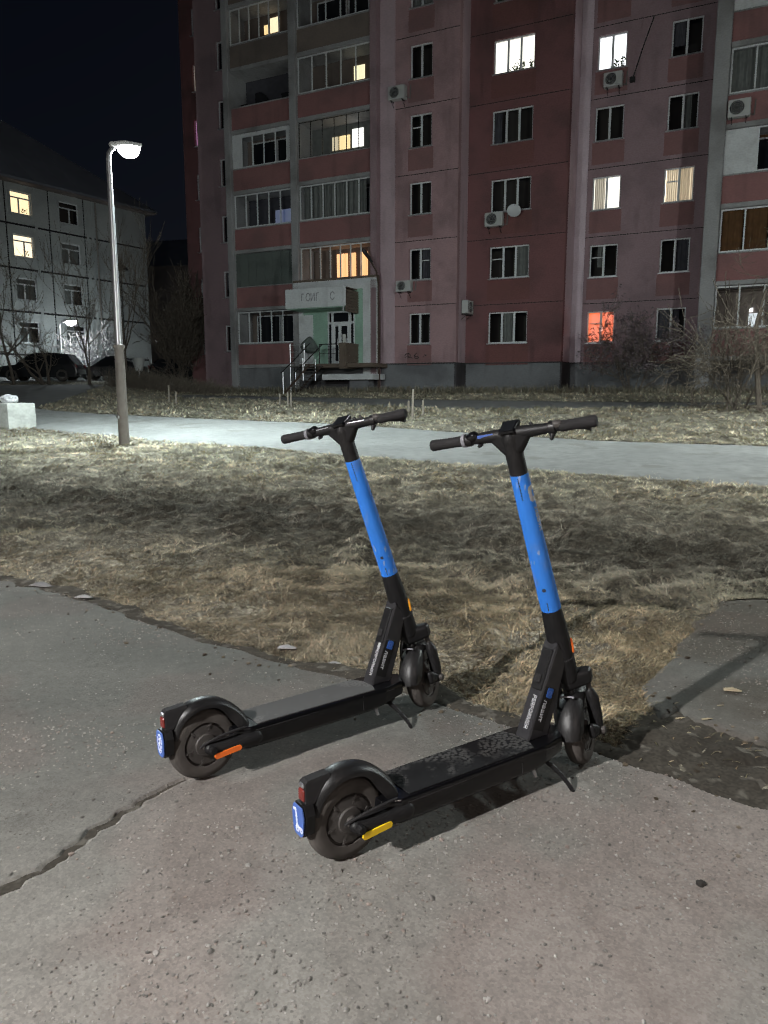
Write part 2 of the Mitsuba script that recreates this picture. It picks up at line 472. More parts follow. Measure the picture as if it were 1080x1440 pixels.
def axis(lo, hi, step, far_lo, far_hi, grow=1.22):
    a = list(np.arange(lo, hi + 1e-9, step))
    s = step
    while a[-1] < far_hi:
        s *= grow; a.append(a[-1] + s)
    s = step
    while a[0] > far_lo:
        s *= grow; a.insert(0, a[0] - s)
    return np.array(a)


def grid_mesh(xs, ys, zf, keep=None):
    X, Y = np.meshgrid(xs, ys)
    Z = zf(X, Y)
    n = len(xs)
    i, j = np.meshgrid(np.arange(len(ys) - 1), np.arange(n - 1), indexing='ij')
    q = np.stack([i * n + j, i * n + j + 1, (i + 1) * n + j + 1, (i + 1) * n + j], -1).reshape(-1, 4)
    if keep is not None:
        K = keep(X, Y).ravel()
        q = q[K[q].any(1)]
    f = np.vstack([q[:, [0, 1, 2]], q[:, [0, 2, 3]]])
    m = trimesh.Trimesh(np.stack([X, Y, Z], -1).reshape(-1, 3), f, process=False)
    m.remove_unreferenced_vertices()
    return m


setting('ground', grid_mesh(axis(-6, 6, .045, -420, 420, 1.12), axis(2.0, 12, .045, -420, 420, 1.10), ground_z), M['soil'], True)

# the crack: a groove in the pavement, filled with dirt
crack = np.array([at(u, v)[:2] for u, v in [(-60, 1290), (0, 1262), (28, 1243), (62, 1228), (92, 1204), (112, 1190), (150, 1165), (176, 1146), (200, 1133), (232, 1113), (262, 1100)]])
crack_line = LineString(crack).segmentize(.02)
cw = np.array(crack_line.coords)
cw[1:-1] += .016 * (np.column_stack([meshkit.fbm(np.column_stack([cw * 34, cw[:, 0] * 0]), 3, s) for s in (1, 2)]) - .5)[1:-1] * 2
crack_line = LineString(cw)
crack_s = np.linspace(0, 1, len(cw))
crack_w = (.017 - .0125 * crack_s) * np.clip(.1 + 1.8 * meshkit.fbm(np.column_stack([cw * 22, cw[:, 0] * 0]), 3, 8), .3, 2) + .002


def pave_z(x, y):
    q = np.stack([x, y, 0 * x], -1)
    sd = np.maximum(sdist(pave_poly, x, y), sdist(slab_poly, x, y))
    z = terr(x, y) + .012 + .010 * (meshkit.fbm(q * 1.3, 3, 6) - .5) + .0035 * (meshkit.fbm(q * 38, 2, 7) - .5) - .085 * smst(.02, -.09, sd)
    near = (np.abs(x) < 2.6) & (y > .5) & (y < 4)
    if near.any():
        pts = shapely.points(x[near], y[near])
        d = shapely.distance(crack_line, pts)
        s = shapely.line_locate_point(crack_line, pts, normalized=True)
        w = np.interp(s, crack_s, crack_w)
        z[near] -= .022 * smst(w * 1.15, w * .35, d)
    return z


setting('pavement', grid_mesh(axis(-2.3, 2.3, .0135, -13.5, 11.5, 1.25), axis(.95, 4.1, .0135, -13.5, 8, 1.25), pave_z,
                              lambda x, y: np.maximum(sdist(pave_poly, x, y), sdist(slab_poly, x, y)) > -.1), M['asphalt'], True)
tn = np.gradient(cw, axis=0); tn /= np.linalg.norm(tn, axis=1, keepdims=True)
nn = np.column_stack([-tn[:, 1], tn[:, 0]])
cz = (terr(cw[:, 0], cw[:, 1]) + .0045)[:, None]
cv = np.hstack([np.vstack([cw - nn * crack_w[:, None] * 1.1, cw + nn * crack_w[:, None] * 1.1]), np.vstack([cz, cz])])
ci = np.arange(len(cw) - 1)
setting('crack_dirt', trimesh.Trimesh(cv, np.vstack([np.stack([ci + len(cw), ci, ci + 1], 1), np.stack([ci + len(cw), ci + 1, ci + 1 + len(cw)], 1)]), process=False), M['soil_dark'], False, 'stuff', 'dark dirt filling the long crack in the pavement')


def drape(poly, cell_, lift, amp=.02):
    x0, y0, x1, y1 = poly.bounds
    xs, ys = np.arange(x0 - cell_, x1 + 2 * cell_, cell_), np.arange(y0 - cell_, y1 + 2 * cell_, cell_)
    def z(x, y):
        sd = sdist(poly, x, y)
        return terr(x, y) + lift + amp * (meshkit.fbm(np.stack([x, y, 0 * x], -1) * .8, 2, 3) - .5) - .10 * smst(.05, -.12, sd)
    return grid_mesh(xs, ys, z, lambda x, y: sdist(poly, x, y) > -.3)


bare_poly = rough(unary_union([gpoly([(838, 1068), (870, 1030), (905, 1005), (940, 990), (1080, 1036), (1240, 1085), (1240, 1200), (1080, 1150), (960, 1108)]), pave_poly.buffer(.09).intersection(sbox(-4, 1.5, 3.5, 6))]), .11, 3.5, 17)
bare_poly = bare_poly.buffer(.004)
bare_poly = max(bare_poly.geoms, key=lambda g: g.area) if hasattr(bare_poly, 'geoms') else bare_poly


def bare_z(x, y):
    sd = sdist(bare_poly, x, y)
    q = np.stack([x, y, 0 * x], -1)
    return np.maximum(ground_z(x, y), terr(x, y) - .02) + .008 + .018 * (meshkit.fbm(q * 9, 3, 8) - .5) + .012 * (meshkit.fbm(q * 45, 2, 9) - .5) - .07 * smst(.02, -.08, sd) - .012 * smst(0, .1, sdist(_hard_near, x, y))


setting('bare_soil', grid_mesh(np.arange(-4.2, 3.8, .025), np.arange(1.4, 6.4, .025), bare_z, lambda x, y: (sdist(bare_poly, x, y) > -.07)), M['soil_dark'], True)
setting('road', drape(road_poly, .2, .02), M['road'], True)
setting('driveway', drape(drive_poly, .2, .005), M['path'], True)
setting('path', drape(path_poly, .2, .012), M['path'], True)
setting('parking_yard', drape(yard_poly, .5, -.012), M['road'], True)


# ------------------------------------------------------------------ dry grass, pebbles
def blades(px, py, L, W, lean, col, az):
    n = len(px)
    base = np.column_stack([px, py, ground_z(px, py) - .004])
    d = np.column_stack([np.cos(az), np.sin(az), 0 * az])
    side = np.column_stack([-np.sin(az), np.cos(az), 0 * az]) * W[:, None]
    up = np.array([0, 0, 1.0])
    l1, l2 = lean * .75, np.minimum(lean * 1.25, 1.62)
    mid = base + (L * .5)[:, None] * (d * np.sin(l1)[:, None] + up * np.cos(l1)[:, None])
    tip = mid + (L * .5)[:, None] * (d * np.sin(l2)[:, None] + up * np.cos(l2)[:, None])
    v = np.stack([base - side, base + side, mid - side * .8, mid + side * .8, tip], 1).reshape(-1, 3)
    o = (np.arange(n) * 5)[:, None, None]
    f = (np.array([[0, 1, 3], [0, 3, 2], [2, 3, 4]])[None] + o).reshape(-1, 3)
    c = np.repeat(col, 5, axis=0).reshape(n, 5, 3)
    return v, f, c.reshape(-1, 3)


PAL = np.array([[.44, .40, .30], [.34, .31, .235], [.25, .235, .175], [.55, .51, .40], [.21, .205, .15], [.37, .30, .22]])
BUILD_W = 31.2


def grass_patch(n, xr, yr, Lr, Wr, lean, seed, dens=None, tone=1.0):
    r = np.random.default_rng(seed)
    x, y = r.uniform(*xr, n), r.uniform(*yr, n)
    keep = (np.abs(x) < .60 * y + 1.2)
    if dens is not None: keep &= r.random(n) < dens(x, y)
    x, y = x[keep], y[keep]
    q = np.column_stack([x, y, 0 * x])
    clump = meshkit.fbm(q * 2.2, 3, seed)
    keep = r.random(len(x)) < .35 + 1.1 * smst(.3, .6, clump)
    ins = shapely.contains_xy(hard, x, y)
    edge_d = np.abs(sdist(hard, x, y))
    keep &= ~ins | (edge_d < .05) & (r.random(len(x)) < .3)
    keep &= (x * NX[0] + y * NX[1]) < BUILD_W
    keep &= ~shapely.contains_xy(bare_poly, x, y) | (r.random(len(x)) < .03)
    x, y, clump = x[keep], y[keep], clump[keep]
    q = np.column_stack([x, y, 0 * x])
    m = len(x)
    az = 2 * np.pi * 2 * meshkit.fbm(q * 1.1, 2, seed + 1) + r.normal(0, .9, m)
    L = r.uniform(*Lr, m) * (.6 + .8 * clump)
    W = r.uniform(*Wr, m)
    le = np.clip(r.normal(lean, .22, m), .15, 1.5)
    kind = meshkit.fbm(q * .9 + 11, 3, seed + 2)[:, None]
    pick = np.clip((kind[:, 0] - .5) * 6 + r.normal(0, 1.7, m) + 2.2, 0, 5.99).astype(int)
    w_ = (x * NX[0] + y * NX[1])[:, None]                            # pale straw by the road, earthy thatch inward, lamp falloff put into the colour
    falloff_tone = smst(9.3, 5.4, w_ + 1.6 * (meshkit.fbm(q * .55 + 3, 3, seed + 5)[:, None] - .5)) * smst(3.9, 6.0, w_ + 1.4 * (kind - .5))
    col = PAL[np.array([4, 2, 1, 5, 0, 3])[pick]] * r.uniform(.7, 1.2, (m, 1)) * (.55 + .9 * smst(.3, .7, meshkit.fbm(q * 6, 2, seed + 7)))[:, None] * tone * (1.72 - 1.22 * falloff_tone)
    col = col * (1 - falloff_tone) + (col * .6 + .4 * col.mean(1, keepdims=True)) * falloff_tone
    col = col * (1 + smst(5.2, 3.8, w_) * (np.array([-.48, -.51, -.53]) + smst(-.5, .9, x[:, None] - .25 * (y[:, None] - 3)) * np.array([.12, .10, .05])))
    return blades(x, y, L, W, le, col, az)


def join(parts):
    v, f, c, o = [], [], [], 0
    for a, b, d in parts:
        v.append(a); f.append(b + o); c.append(d); o += len(a)
    return np.vstack(v), np.vstack(f), np.vstack(c)


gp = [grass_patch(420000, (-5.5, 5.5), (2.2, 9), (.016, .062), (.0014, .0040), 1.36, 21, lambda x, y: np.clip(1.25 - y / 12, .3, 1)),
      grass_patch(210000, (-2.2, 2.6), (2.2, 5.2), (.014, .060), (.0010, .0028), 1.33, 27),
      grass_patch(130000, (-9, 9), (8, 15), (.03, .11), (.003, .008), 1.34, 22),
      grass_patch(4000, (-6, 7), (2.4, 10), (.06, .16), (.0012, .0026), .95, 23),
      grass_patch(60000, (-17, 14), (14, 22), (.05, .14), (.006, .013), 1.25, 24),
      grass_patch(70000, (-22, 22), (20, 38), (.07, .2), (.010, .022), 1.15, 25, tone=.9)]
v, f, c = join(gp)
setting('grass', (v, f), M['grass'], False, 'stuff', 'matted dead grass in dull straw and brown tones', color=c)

# taller weeds in a strip along the block and around the hedge
r_ = np.random.default_rng(5)
n = 9000
a_, w_ = r_.uniform(-27, 2, n), 31.0 - np.abs(r_.normal(0, .55, n))
wx, wy = a_ * AX[0] + w_ * NX[0], a_ * AX[1] + w_ * NX[1]
k = ~shapely.contains_xy(hard, wx, wy)
wx, wy = wx[k], wy[k]
m = len(wx)
setting('weeds', blades(wx, wy, r_.uniform(.12, .45, m), r_.uniform(.008, .018, m), r_.uniform(.2, .9, m), PAL[r_.integers(0, 6, m)] * .75, r_.uniform(0, 6.3, m))[:2], M['grass'], False, 'stuff', 'dry weeds along the foot of the tall block',
        color=np.repeat(PAL[r_.integers(0, 6, m)] * .7, 5, axis=0))

ico = trimesh.creation.icosphere(subdivisions=0)


def pebbles(x, y, s, cols, zf, seed):
    r = np.random.default_rng(seed)
    n = len(x)
    iv = np.asarray(ico.vertices)
    V = iv[None] * (1 + r.uniform(-.3, .3, (n, len(iv), 1))) * (s[:, None, None] * np.column_stack([r.uniform(.7, 1.3, n), r.uniform(.7, 1.3, n), r.uniform(.4, .8, n)])[:, None])
    V = V + np.column_stack([x, y, zf(x, y) + s * .25])[:, None]
    F = np.asarray(ico.faces)[None] + (np.arange(n) * len(iv))[:, None, None]
    return V.reshape(-1, 3), F.reshape(-1, 3), np.repeat(cols, len(iv), axis=0)


n = 52000
x, y = r_.uniform(-2.4, 2.6, n), r_.uniform(.95, 4.6, n)
dn = meshkit.fbm(np.column_stack([x * 1.6, y * 1.6, 0 * x]), 3, 12)
k = shapely.contains_xy(unary_union([pave_poly, slab_poly]), x, y) & (r_.random(n) < smst(.40, .70, dn) * 1.0 + .05)
x, y = x[k], y[k]
s = np.clip(r_.lognormal(-5.95, .36, len(x)), .0012, .0075)
pc = np.array([[.34, .32, .30], [.22, .205, .19], [.17, .16, .148], [.37, .355, .33], [.27, .225, .20]])[r_.integers(0, 5, len(x))] * r_.uniform(.75, 1.2, (len(x), 1))
v, f, c = pebbles(x, y, s, pc, pave_z, 3)
setting('gravel', (v, f), M['grass'], False, 'stuff', 'loose grit and small stones scattered over the asphalt', color=c)
n = 5200
x, y = r_.uniform(-3.2, 3.4, n), r_.uniform(1.4, 6.2, n)
sdv = np.abs(sdist(_hard_near, x, y))
k = (sdv < np.abs(r_.normal(0, .16, n)) + .02)
x, y = x[k], y[k]
s = np.clip(r_.lognormal(-5.2, .45, len(x)), .0025, .011)
pc = np.array([[.075, .062, .045], [.12, .10, .075], [.055, .045, .035], [.20, .17, .13]])[r_.integers(0, 4, len(x))]
v, f, c = pebbles(x, y, s, pc, lambda a, b: np.maximum(pave_z(a, b), ground_z(a, b)), 4)
setting('dirt_crumbs', (v, f), M['grass'], False, 'stuff', 'dark crumbs of soil along the ragged edge of the asphalt', color=c)

# ------------------------------------------------------------------ the tall block of flats (local axes: along the facade, into it, up)
BM = np.eye(4)
BM[:2, 0], BM[:2, 1] = AX, NX
PIT, Z0 = 2.815, 2.56                 # storey height, top of the plinth
apt = thing('apartment_building', 'tall block of flats in pink and dark red panels with columns of glazed balconies', 'building')


def bput(key, mesh, m, smooth=False, **k):
    return put(apt + '__' + key, move(mesh, BM), m, smooth, **k)


def wall(w, a0, a1, holes, m, t=.30, z0=Z0, z1=Z0 + 9 * PIT + .5):
    """A facade panel wall with real window openings."""
    p = sbox(a0, z0, a1, z1).difference(unary_union([sbox(*h) for h in holes])) if holes else sbox(a0, z0, a1, z1)
    e = extr(p, t)                                              # x = a, y = z, extruded along z
    e.apply_transform(mat4(np.array([[1, 0, 0], [0, 0, -1], [0, 1, 0]]), (0, w + t, 0)))
    bput('wall', e, m)


def lit_of(spec):
    return spec if isinstance(spec, tuple) else None


def window(w, a0, a1, z0, z1, panes, light=None, curtain=None, vent=None, red=None, plants=0, seed=0):
    """Frame with sashes, panes of real glass, sill, the room behind with what can be seen in it."""
    r = np.random.default_rng(seed + int(abs(a0) * 100))
    key, i = apt + '__window', 0
    while key + '__pane' in scene or key in scene:
        i += 1
        key = apt + f'__window_{i:03d}'
    fr, f0 = [], w + .10
    F, D = .055, .05
    fr += [box(a0, a1, f0, f0 + D, z0, z0 + F), box(a0, a1, f0, f0 + D, z1 - F, z1), box(a0, a0 + F, f0, f0 + D, z0 + F, z1 - F), box(a1 - F, a1, f0, f0 + D, z0 + F, z1 - F)]
    xs = np.linspace(a0 + F, a1 - F, panes + 1)
    if vent is not None and panes == 2:
        xs[1] = a0 + F + (a1 - a0 - 2 * F) * .5
    for x in xs[1:-1]:
        fr.append(box(x - .045, x + .045, f0 - .004, f0 + D, z0 + F, z1 - F))
    if vent is not None:
        fr.append(box(xs[vent] + .05, xs[vent + 1] - .05, f0, f0 + D, z0 + .6 * (z1 - z0), z0 + .6 * (z1 - z0) + .045))
    put(key, move(cat(fr), BM), M['white'])
    for p in range(panes):
        put(key + '__pane', move(sheet(xs[p], xs[p + 1], f0 + .02, z0 + F, z1 - F), BM), M['glass'])
    put(key + '__sill', move(cbox(a0 - .05, a1 + .05, w - .07, w + .10, z0 - .045, z0 - .002, .008), BM), M['galv'])
    b = w + 1.25
    put(key + '__room', move(cat([box(a0 - .5, a1 + .5, b, b + .05, z0 - .5, z1 + .3), box(a0 - .55, a0 - .5, w + .31, b, z0 - .5, z1 + .3), box(a1 + .5, a1 + .55, w + .31, b, z0 - .5, z1 + .3),
                                   box(a0 - .5, a1 + .5, w + .31, b, z1 + .3, z1 + .35), box(a0 - .5, a1 + .5, w + .31, b, z0 - .55, z0 - .5)]), BM), M['room'])
    if curtain and not light:
        cm = r.choice(['curtain', 'curtain', 'curtaindim', 'curtaindim', 'greenpanel'])
        for s in range(panes):
            if r.random() < curtain:
                c0, c1 = xs[s] - .02, xs[s + 1] + .02
                wf = r.choice([1, 1, .55, .4])
                c0, c1 = (c0, c0 + (c1 - c0) * wf) if r.random() < .5 else (c1 - (c1 - c0) * wf, c1)
                put(key + '__curtain', move(wavy(c0, c1, w + .26 + .01 * s, z0 + (.45 if r.random() < .2 else 0.0), z1), BM), M[cm])
    if light:
        put(key + '__lit_room', move(box(a0 - .08, a1 + .08, w + .45, w + .46, z0 - .1, z1 + .1), BM), M['lens'], emitter=emit(light))
        if curtain:
            n_ = [s for s in range(panes) if (s == 0 or curtain > 1)]
            for s in n_:
                put(key + '__curtain', move(wavy(xs[s], xs[s] + (xs[s + 1] - xs[s]) * (.8 if curtain <= 1 else .97), w + .30, z0, z1), BM), M['sheer'])
        for q in range(plants):
            px = r.uniform(a0 + .15, a1 - .15) if plants > 1 else a1 - .28
            hh = r.uniform(.18, .34) if plants > 1 else .62
            lv = []
            for _ in range(26):
                c0 = np.array([px, w + .24, z0 + .12])
                dv = np.array([r.normal(0, .32), r.normal(0, .12), abs(r.normal(.5, .35))]) * hh
                lv.append(leafquad(c0 + dv, r.normal(size=3), .07))
            lv.append(lathe([(.0, z0), (.05, z0), (.07, z0 + .12), (.0, z0 + .12)], 10, 'z').apply_translation([px, w + .24, 0]))
            put(key + '__pot_plant', move(cat(lv), BM), M['plantleaf'])
    if red:
        put(apt + '__panel', move(box(a0 - .08, a1 + .08, w - .004, w + .02, z0 - .95, z0 - .06), BM), M[red])
    return key


def wavy(a0, a1, w, z0, z1, amp=.025, f=38.):
    xs = np.linspace(a0, a1, max(6, int((a1 - a0) * 40)))
    o = np.stack([np.column_stack([xs, w + amp * np.sin(xs * f), 0 * xs + z]) for z in (z0, z1)])
    return shell(o, o + [0, .004, 0])


def leafquad(c, nrm, s):
    nrm = np.asarray(nrm, float) / np.linalg.norm(nrm)
    u = np.cross(nrm, [.3, .5, .8]); u /= np.linalg.norm(u)
    t = np.cross(nrm, u)
    v = np.array([c - u * s, c + t * s * .45, c + u * s, c - t * s * .45])
    return trimesh.Trimesh(v, [[0, 1, 2], [0, 2, 3]], process=False)


M['sheer'] = mat('sheer', {'type': 'principledthin', 'base_color': rgb(.62, .60, .56), 'roughness': .8, 'diff_trans': 1.1})
M['plantleaf'] = mat('plantleaf', prin((.035, .07, .02), .7))
WT, WH = 4.77, 1.36
zwin = lambda k: (WT + k * PIT - WH, WT + k * PIT)
COOL, WARM = (1.5, 1.45, 1.25), (1.35, .95, .50)

# wall one: two-light windows; wall two, set back: three-light windows; wall three, set back again: two columns
W1, W2, W3, WS = 31.8, 33.0, 34.6, 31.6
sec = {'one': (W1, -16.33, -12.53, 'pink', [(-14.84, -13.79, 2)]), 'two': (W2, -12.53, -8.1, 'darkred', [(-11.46, -9.66, 3)]),
       'three': (W3, -8.1, -2.0, 'pinkgrey', [(-7.40, -6.21, 2), (-4.47, -3.30, 2)])}
lights = {('two', 0, 4): dict(light=(1.6, 1.55, 1.35), plants=3), ('three', 0, 4): dict(light=(1.5, 1.55, 1.6), plants=2), ('three', 0, 2): dict(light=(1.45, 1.4, 1.2), curtain=1),
          ('three', 1, 2): dict(light=(2.6, 2.25, 1.7), curtain=2, vent=0), ('three', 0, 0): dict(light=(1.0, .125, .012), plants=1, vent=0)}
vents = {('one', 0, 1): 1, ('one', 0, 3): 0, ('two', 0, 1): 0, ('three', 0, 1): 0, ('two', 0, 2): None}
for nm, (w, a0, a1, m, cols) in sec.items():
    holes = [(c0, zwin(k)[0], c1, zwin(k)[1]) for c0, c1, _ in cols for k in range(7)]
    wall(w, a0 - (0 if nm == 'one' else .3), a1, holes, M[m])
    for ci, (c0, c1, pn) in enumerate(cols):
        for k in range(7):
            kw = dict(lights.get((nm, ci, k), {}))
            if 'light' not in kw:
                kw['curtain'] = {0: .45, 1: .6, 2: .2, 3: .35, 4: .5}.get(k, .4)
            kw.setdefault('vent', vents.get((nm, ci, k)))
            window(w, c0, c1, *zwin(k), pn, red='deepred' if nm == 'two' else 'sillred', seed=k * 7 + ci, **kw)
# returns where the facade steps back, joints between the storeys, plinth
ZT = Z0 + 9 * PIT + .5
bput('wall', cat([box(-12.83, -12.53, W1 + .3, W2 - .0, Z0, ZT)]), M['lavender'])
bput('wall', cat([box(-8.4, -8.1, W2 + .3, W3 - .0, Z0, ZT)]), M['lavender'])
for k in range(1, 9):
    z = Z0 + k * PIT - .28
    for w, a0, a1 in ((W1, -16.33, -12.53), (W2, -12.53, -8.1), (W3, -8.1, -2.62)):
        bput('joint', box(a0 + .01, a1 - .01, w - .005, w + .05, z, z + .028), M['joint'])
base = 0.6
bput('plinth', cat([box(-24.6, -16.6, WS + .02, WS + .4, base, Z0), box(-16.6, -12.6, W1 + .04, W1 + .4, base, Z0)]), M['plinth'])
bput('plinth', cat([box(-12.5, -8.14, W2 + .04, W2 + .4, base, Z0), box(-8.06, 2.4, W3 + .04, W3 + .4, base, Z0)]), M['plinth'])
bput('plinth', box(-12.6, -12.5, W1 + .04, W2 + .4, base, Z0), M['plinthdark'])
bput('plinth', box(-8.14, -8.06, W2 + .04, W3 + .4, base, Z0), M['plinthdark'])
bput('plinth_cap', cat([box(-16.35, -12.47, W1 - .03, W1 + .1, Z0 - .05, Z0 - .004), box(-12.50, -8.05, W2 - .03, W2 + .1, Z0 - .05, Z0 - .004), box(-8.05, -2.1, W3 - .03, W3 + .1, Z0 - .05, Z0 - .004)]), M['plinthdark'])
# the body and flat roof behind the facade panels
bput('body', cat([box(-24.4, 2.4, 36.4, 46, base, ZT), box(-30.1, -24.4, 36.2, 46, base, ZT)]), M['pinkgrey'])
bput('roof', cat([box(-24.9, 2.9, 31.2, 46.3, ZT, ZT + .35), box(-30.4, -24.9, 32.7, 46.3, ZT, ZT + .35)]), M['concrete'])
# the stepped left end with its narrow stair windows
for nm, w, a0, a1, h0, h1, ks, m in (('b', 33.0, -27.75, -24.3, -26.35, -25.0, range(0, 8), 'pinkgrey'), ('a', 34.6, -30.1, -27.6, -29.28, -28.2, range(0, 8), 'darkred')):
    wall(w, a0, a1, [(h0, zwin(k)[0], h1, zwin(k)[1]) for k in ks], M[m], z0=base)
    for k in ks:
        lt = {('a', 4): (1.6, .55, 1.35), ('a', 5): (.75, .55, .40)}.get((nm, k))
        window(w, h0, h1, *zwin(k), 2, light=lt, curtain=None if lt else .3, seed=k)
bput('wall', cat([box(-27.75, -27.45, 33.3, 34.6, base, ZT), box(-30.1, -29.8, 34.9, 36.4, base, ZT)]), M['darkred'])
# pilasters between the balcony columns
for a0, a1, w0, m in ((-24.74, -24.40, 31.40, 'concrete'), (-20.92, -20.54, 31.42, 'concrete'), (-16.64, -16.30, 31.42, 'pinkgrey'), (-2.62, -2.08, 32.12, 'concrete')):
    bput('pilaster', cbox(a0, a1, w0, 34.0, 1.1, ZT, .02), M[m])
bput('wall', cat([box(-24.42, -24.3, 33.0, 36.4, base, ZT)]), M['pinkgrey'])

bput('pilaster', box(-8.09, -7.62, W3 - .05, W3 - .001, Z0, ZT), M['palestrip'])
bput('pilaster', box(-16.28, -15.55, W1 - .035, W1 - .001, Z0, ZT), M['lavender'])
# balconies
DEPTH = 1.25


def balcony(a0, a1, w, k, style, parapet='red', panes=5, lit=(), door=True, m_back='tan', posts=None, glaz_h=1.62):
    """Slab, parapet, glazing and the room wall behind it; one balcony is a part of the building, its pieces sub-parts."""
    i = 0
    key = apt + '__balcony'
    while key + '__slab' in scene:
        i += 1
        key = apt + f'__balcony_{i:03d}'
    r = np.random.default_rng(int(abs(a0) * 31) + k)
    zp = 3.62 + k * PIT                                          # top of the parapet
    zs = zp - 1.0
    add = lambda part, mesh, m, **kw: put(key + '__' + part, move(mesh, BM), M[m], **kw)
    add('slab', cbox(a0 + .003, a1 - .003, w - .09, w + DEPTH, zs - .17, zs, .015), 'concrete')
    add('parapet', box(a0 + .004, a1 - .004, w, w + .09, zs + .002, zp), parapet)
    add('rail', cbox(a0 + .005, a1 - .005, w - .035, w + .13, zp + .001, zp + .05, .01), 'concrete')
    zt = zp + glaz_h
    b0, b1 = zp + .055, zt
    wb = w + DEPTH
    # back wall with a window and door, dark or lit
    add('back_wall', box(a0, a1, wb + .001, wb + .12, zs - .17, zt + .2), m_back)
    wins = [(a0 + (a1 - a0) * .12, a0 + (a1 - a0) * .5), (a0 + (a1 - a0) * .55, a0 + (a1 - a0) * .8)]
    if door and not lit:
        for q0, q1 in wins:
            add('back_window', cat([box(q0, q1, wb - .05, wb, zs + .8, zt - .15)]), 'carglass')
            add('back_frame', cat([box(q0 - .06, q0, wb - .07, wb, zs + .74, zt - .09), box(q1, q1 + .06, wb - .07, wb, zs + .74, zt - .09), box(q0, q1, wb - .07, wb, zt - .15, zt - .09), box(q0, q1, wb - .07, wb, zs + .74, zs + .8)]), 'white')
    kf = wb / w
    for q0, q1, y0, y1, c in lit:
        add('lit_window', box((a0 + (a1 - a0) * q0) * kf, (a0 + (a1 - a0) * q1) * kf, wb - .04, wb - .01, (b0 + (b1 - b0) * y0 - EYE) * kf + EYE, (b0 + (b1 - b0) * y1 - EYE) * kf + EYE), 'lens', emitter=emit(c))
    if style == 'open':
        for _ in range(4):
            x = r.uniform(a0 + .3, a1 - .6)
            add('stored_box', cbox(x, x + r.uniform(.3, .6), w + .3, w + .8, zp - .3, zp + r.uniform(.25, .7), .02), 'dark')
        return
    side = .0
    if style == 'white_sides':
        side = .52
        add('side_panel', box(a0 + .006, a0 + side, w + .01, w + .06, b0, b1), 'whitewall')
        add('side_panel', box(a1 - side * .5, a1 - .006, w + .01, w + .06, b0, b1), 'whitewall')
        add('side_panel', box(a0 + side, a1 - side * .5, w + .012, w + .058, b1 - .12, b1), 'whitewall')
        b1 -= .12
    if style == 'white_left':
        side = 1.1
        add('side_panel', box(a0 + .006, a0 + side, w + .01, w + .06, b0, b1), 'whitewall')
    g0, g1 = a0 + (side or .03), a1 - (side * .5 if style == 'white_sides' else .03)
    thin = style == 'thin'
    F = .022 if thin else .055
    fm = 'blackmetal' if thin else 'white'
    xs = np.linspace(g0, g1, panes + 1)
    fr = [box(g0, g1, w + .015, w + .06, b0, b0 + F), box(g0, g1, w + .015, w + .06, b1 - F, b1)]
    for x in xs:
        x = np.clip(x, g0 + F / 2, g1 - F / 2)
        fr.append(box(x - F / 2, x + F / 2, w + .012, w + .058, b0 + F, b1 - F))
    if style != 'panels':
        add('glazing_frame', cat(fr), fm)
        for p in range(panes):
            pane_ = sheet(xs[p] + F / 2, xs[p + 1] - F / 2, w + .036, b0 + F, b1 - F)
            add('pane', pane_, 'glass')
    if style == 'panels':
        n_ = 14
        ys = np.linspace(a0 + .01, a1 - .01, n_ + 1)
        for p in range(n_):
            add('cladding_panel', box(ys[p] + .004, ys[p + 1] - .004, w + .015 + .012 * (p % 2), w + .06, b0, b1), 'greenpanel')
    if style == 'curtained':
        add('curtain', wavy(a0 + .05, a1 - (a1 - a0) * .12, w + .35, zp, b1, .04, 26.), 'curtain')
    if style == 'brown':
        for p in range(panes):
            if r.random() < .85:
                add('curtain', wavy(xs[p] + .02, xs[p + 1] - .06, w + .25, zp, b1, .03, 30.), 'brown_curtain')


S1, S2, S3 = (-24.40, -20.92), (-20.54, -16.64), (-2.08, 2.2)
YEL, CREAM, ORG = (1.1, .78, .34), (1.25, 1.0, .62), (1.35, .60, .22)
for k, (st, par, pn, lit) in {0: ('glazed', 'red', 5, ()), 1: ('panels', 'red', 5, ()), 2: ('glazed', 'red', 5, ((.72, .98, .0, .4, (.02, .035, .10)),)), 3: ('white_sides', 'red', 4, ()), 4: ('open', 'red', 5, ()),
                              5: ('glazed', 'tan', 6, ((.60, .68, .05, .30, YEL), (.70, .84, .05, .45, CREAM))), 6: ('glazed', 'tan', 5, ())}.items():
    balcony(*S1, WS, k, st, par, pn, lit, m_back='curtaindim' if k in (4, 2) else 'tan', door=k != 4)
for k, (st, par, pn, lit) in {1: ('glazed', 'whitewall', 7, ((.53, .68, .03, .72, ORG), (.71, .79, .03, .72, ORG), (.85, .95, .03, .72, ORG))), 2: ('curtained', 'red', 6, ()), 3: ('thin', 'red', 6, ((.48, .56, .05, .42, (.5, .42, .25)), (.58, .72, .05, .42, YEL), (.75, .90, .05, .55, (1.4, 1.4, 1.3)))),
                              4: ('glazed', 'red', 5, ((.78, .92, .05, .42, (1.1, 1.0, .62)),)), 5: ('glazed', 'tan', 5, ()), 6: ('glazed', 'tan', 5, ())}.items():
    balcony(*S2, WS, k, st, par, pn, lit, m_back='curtain' if k == 3 else 'tan')
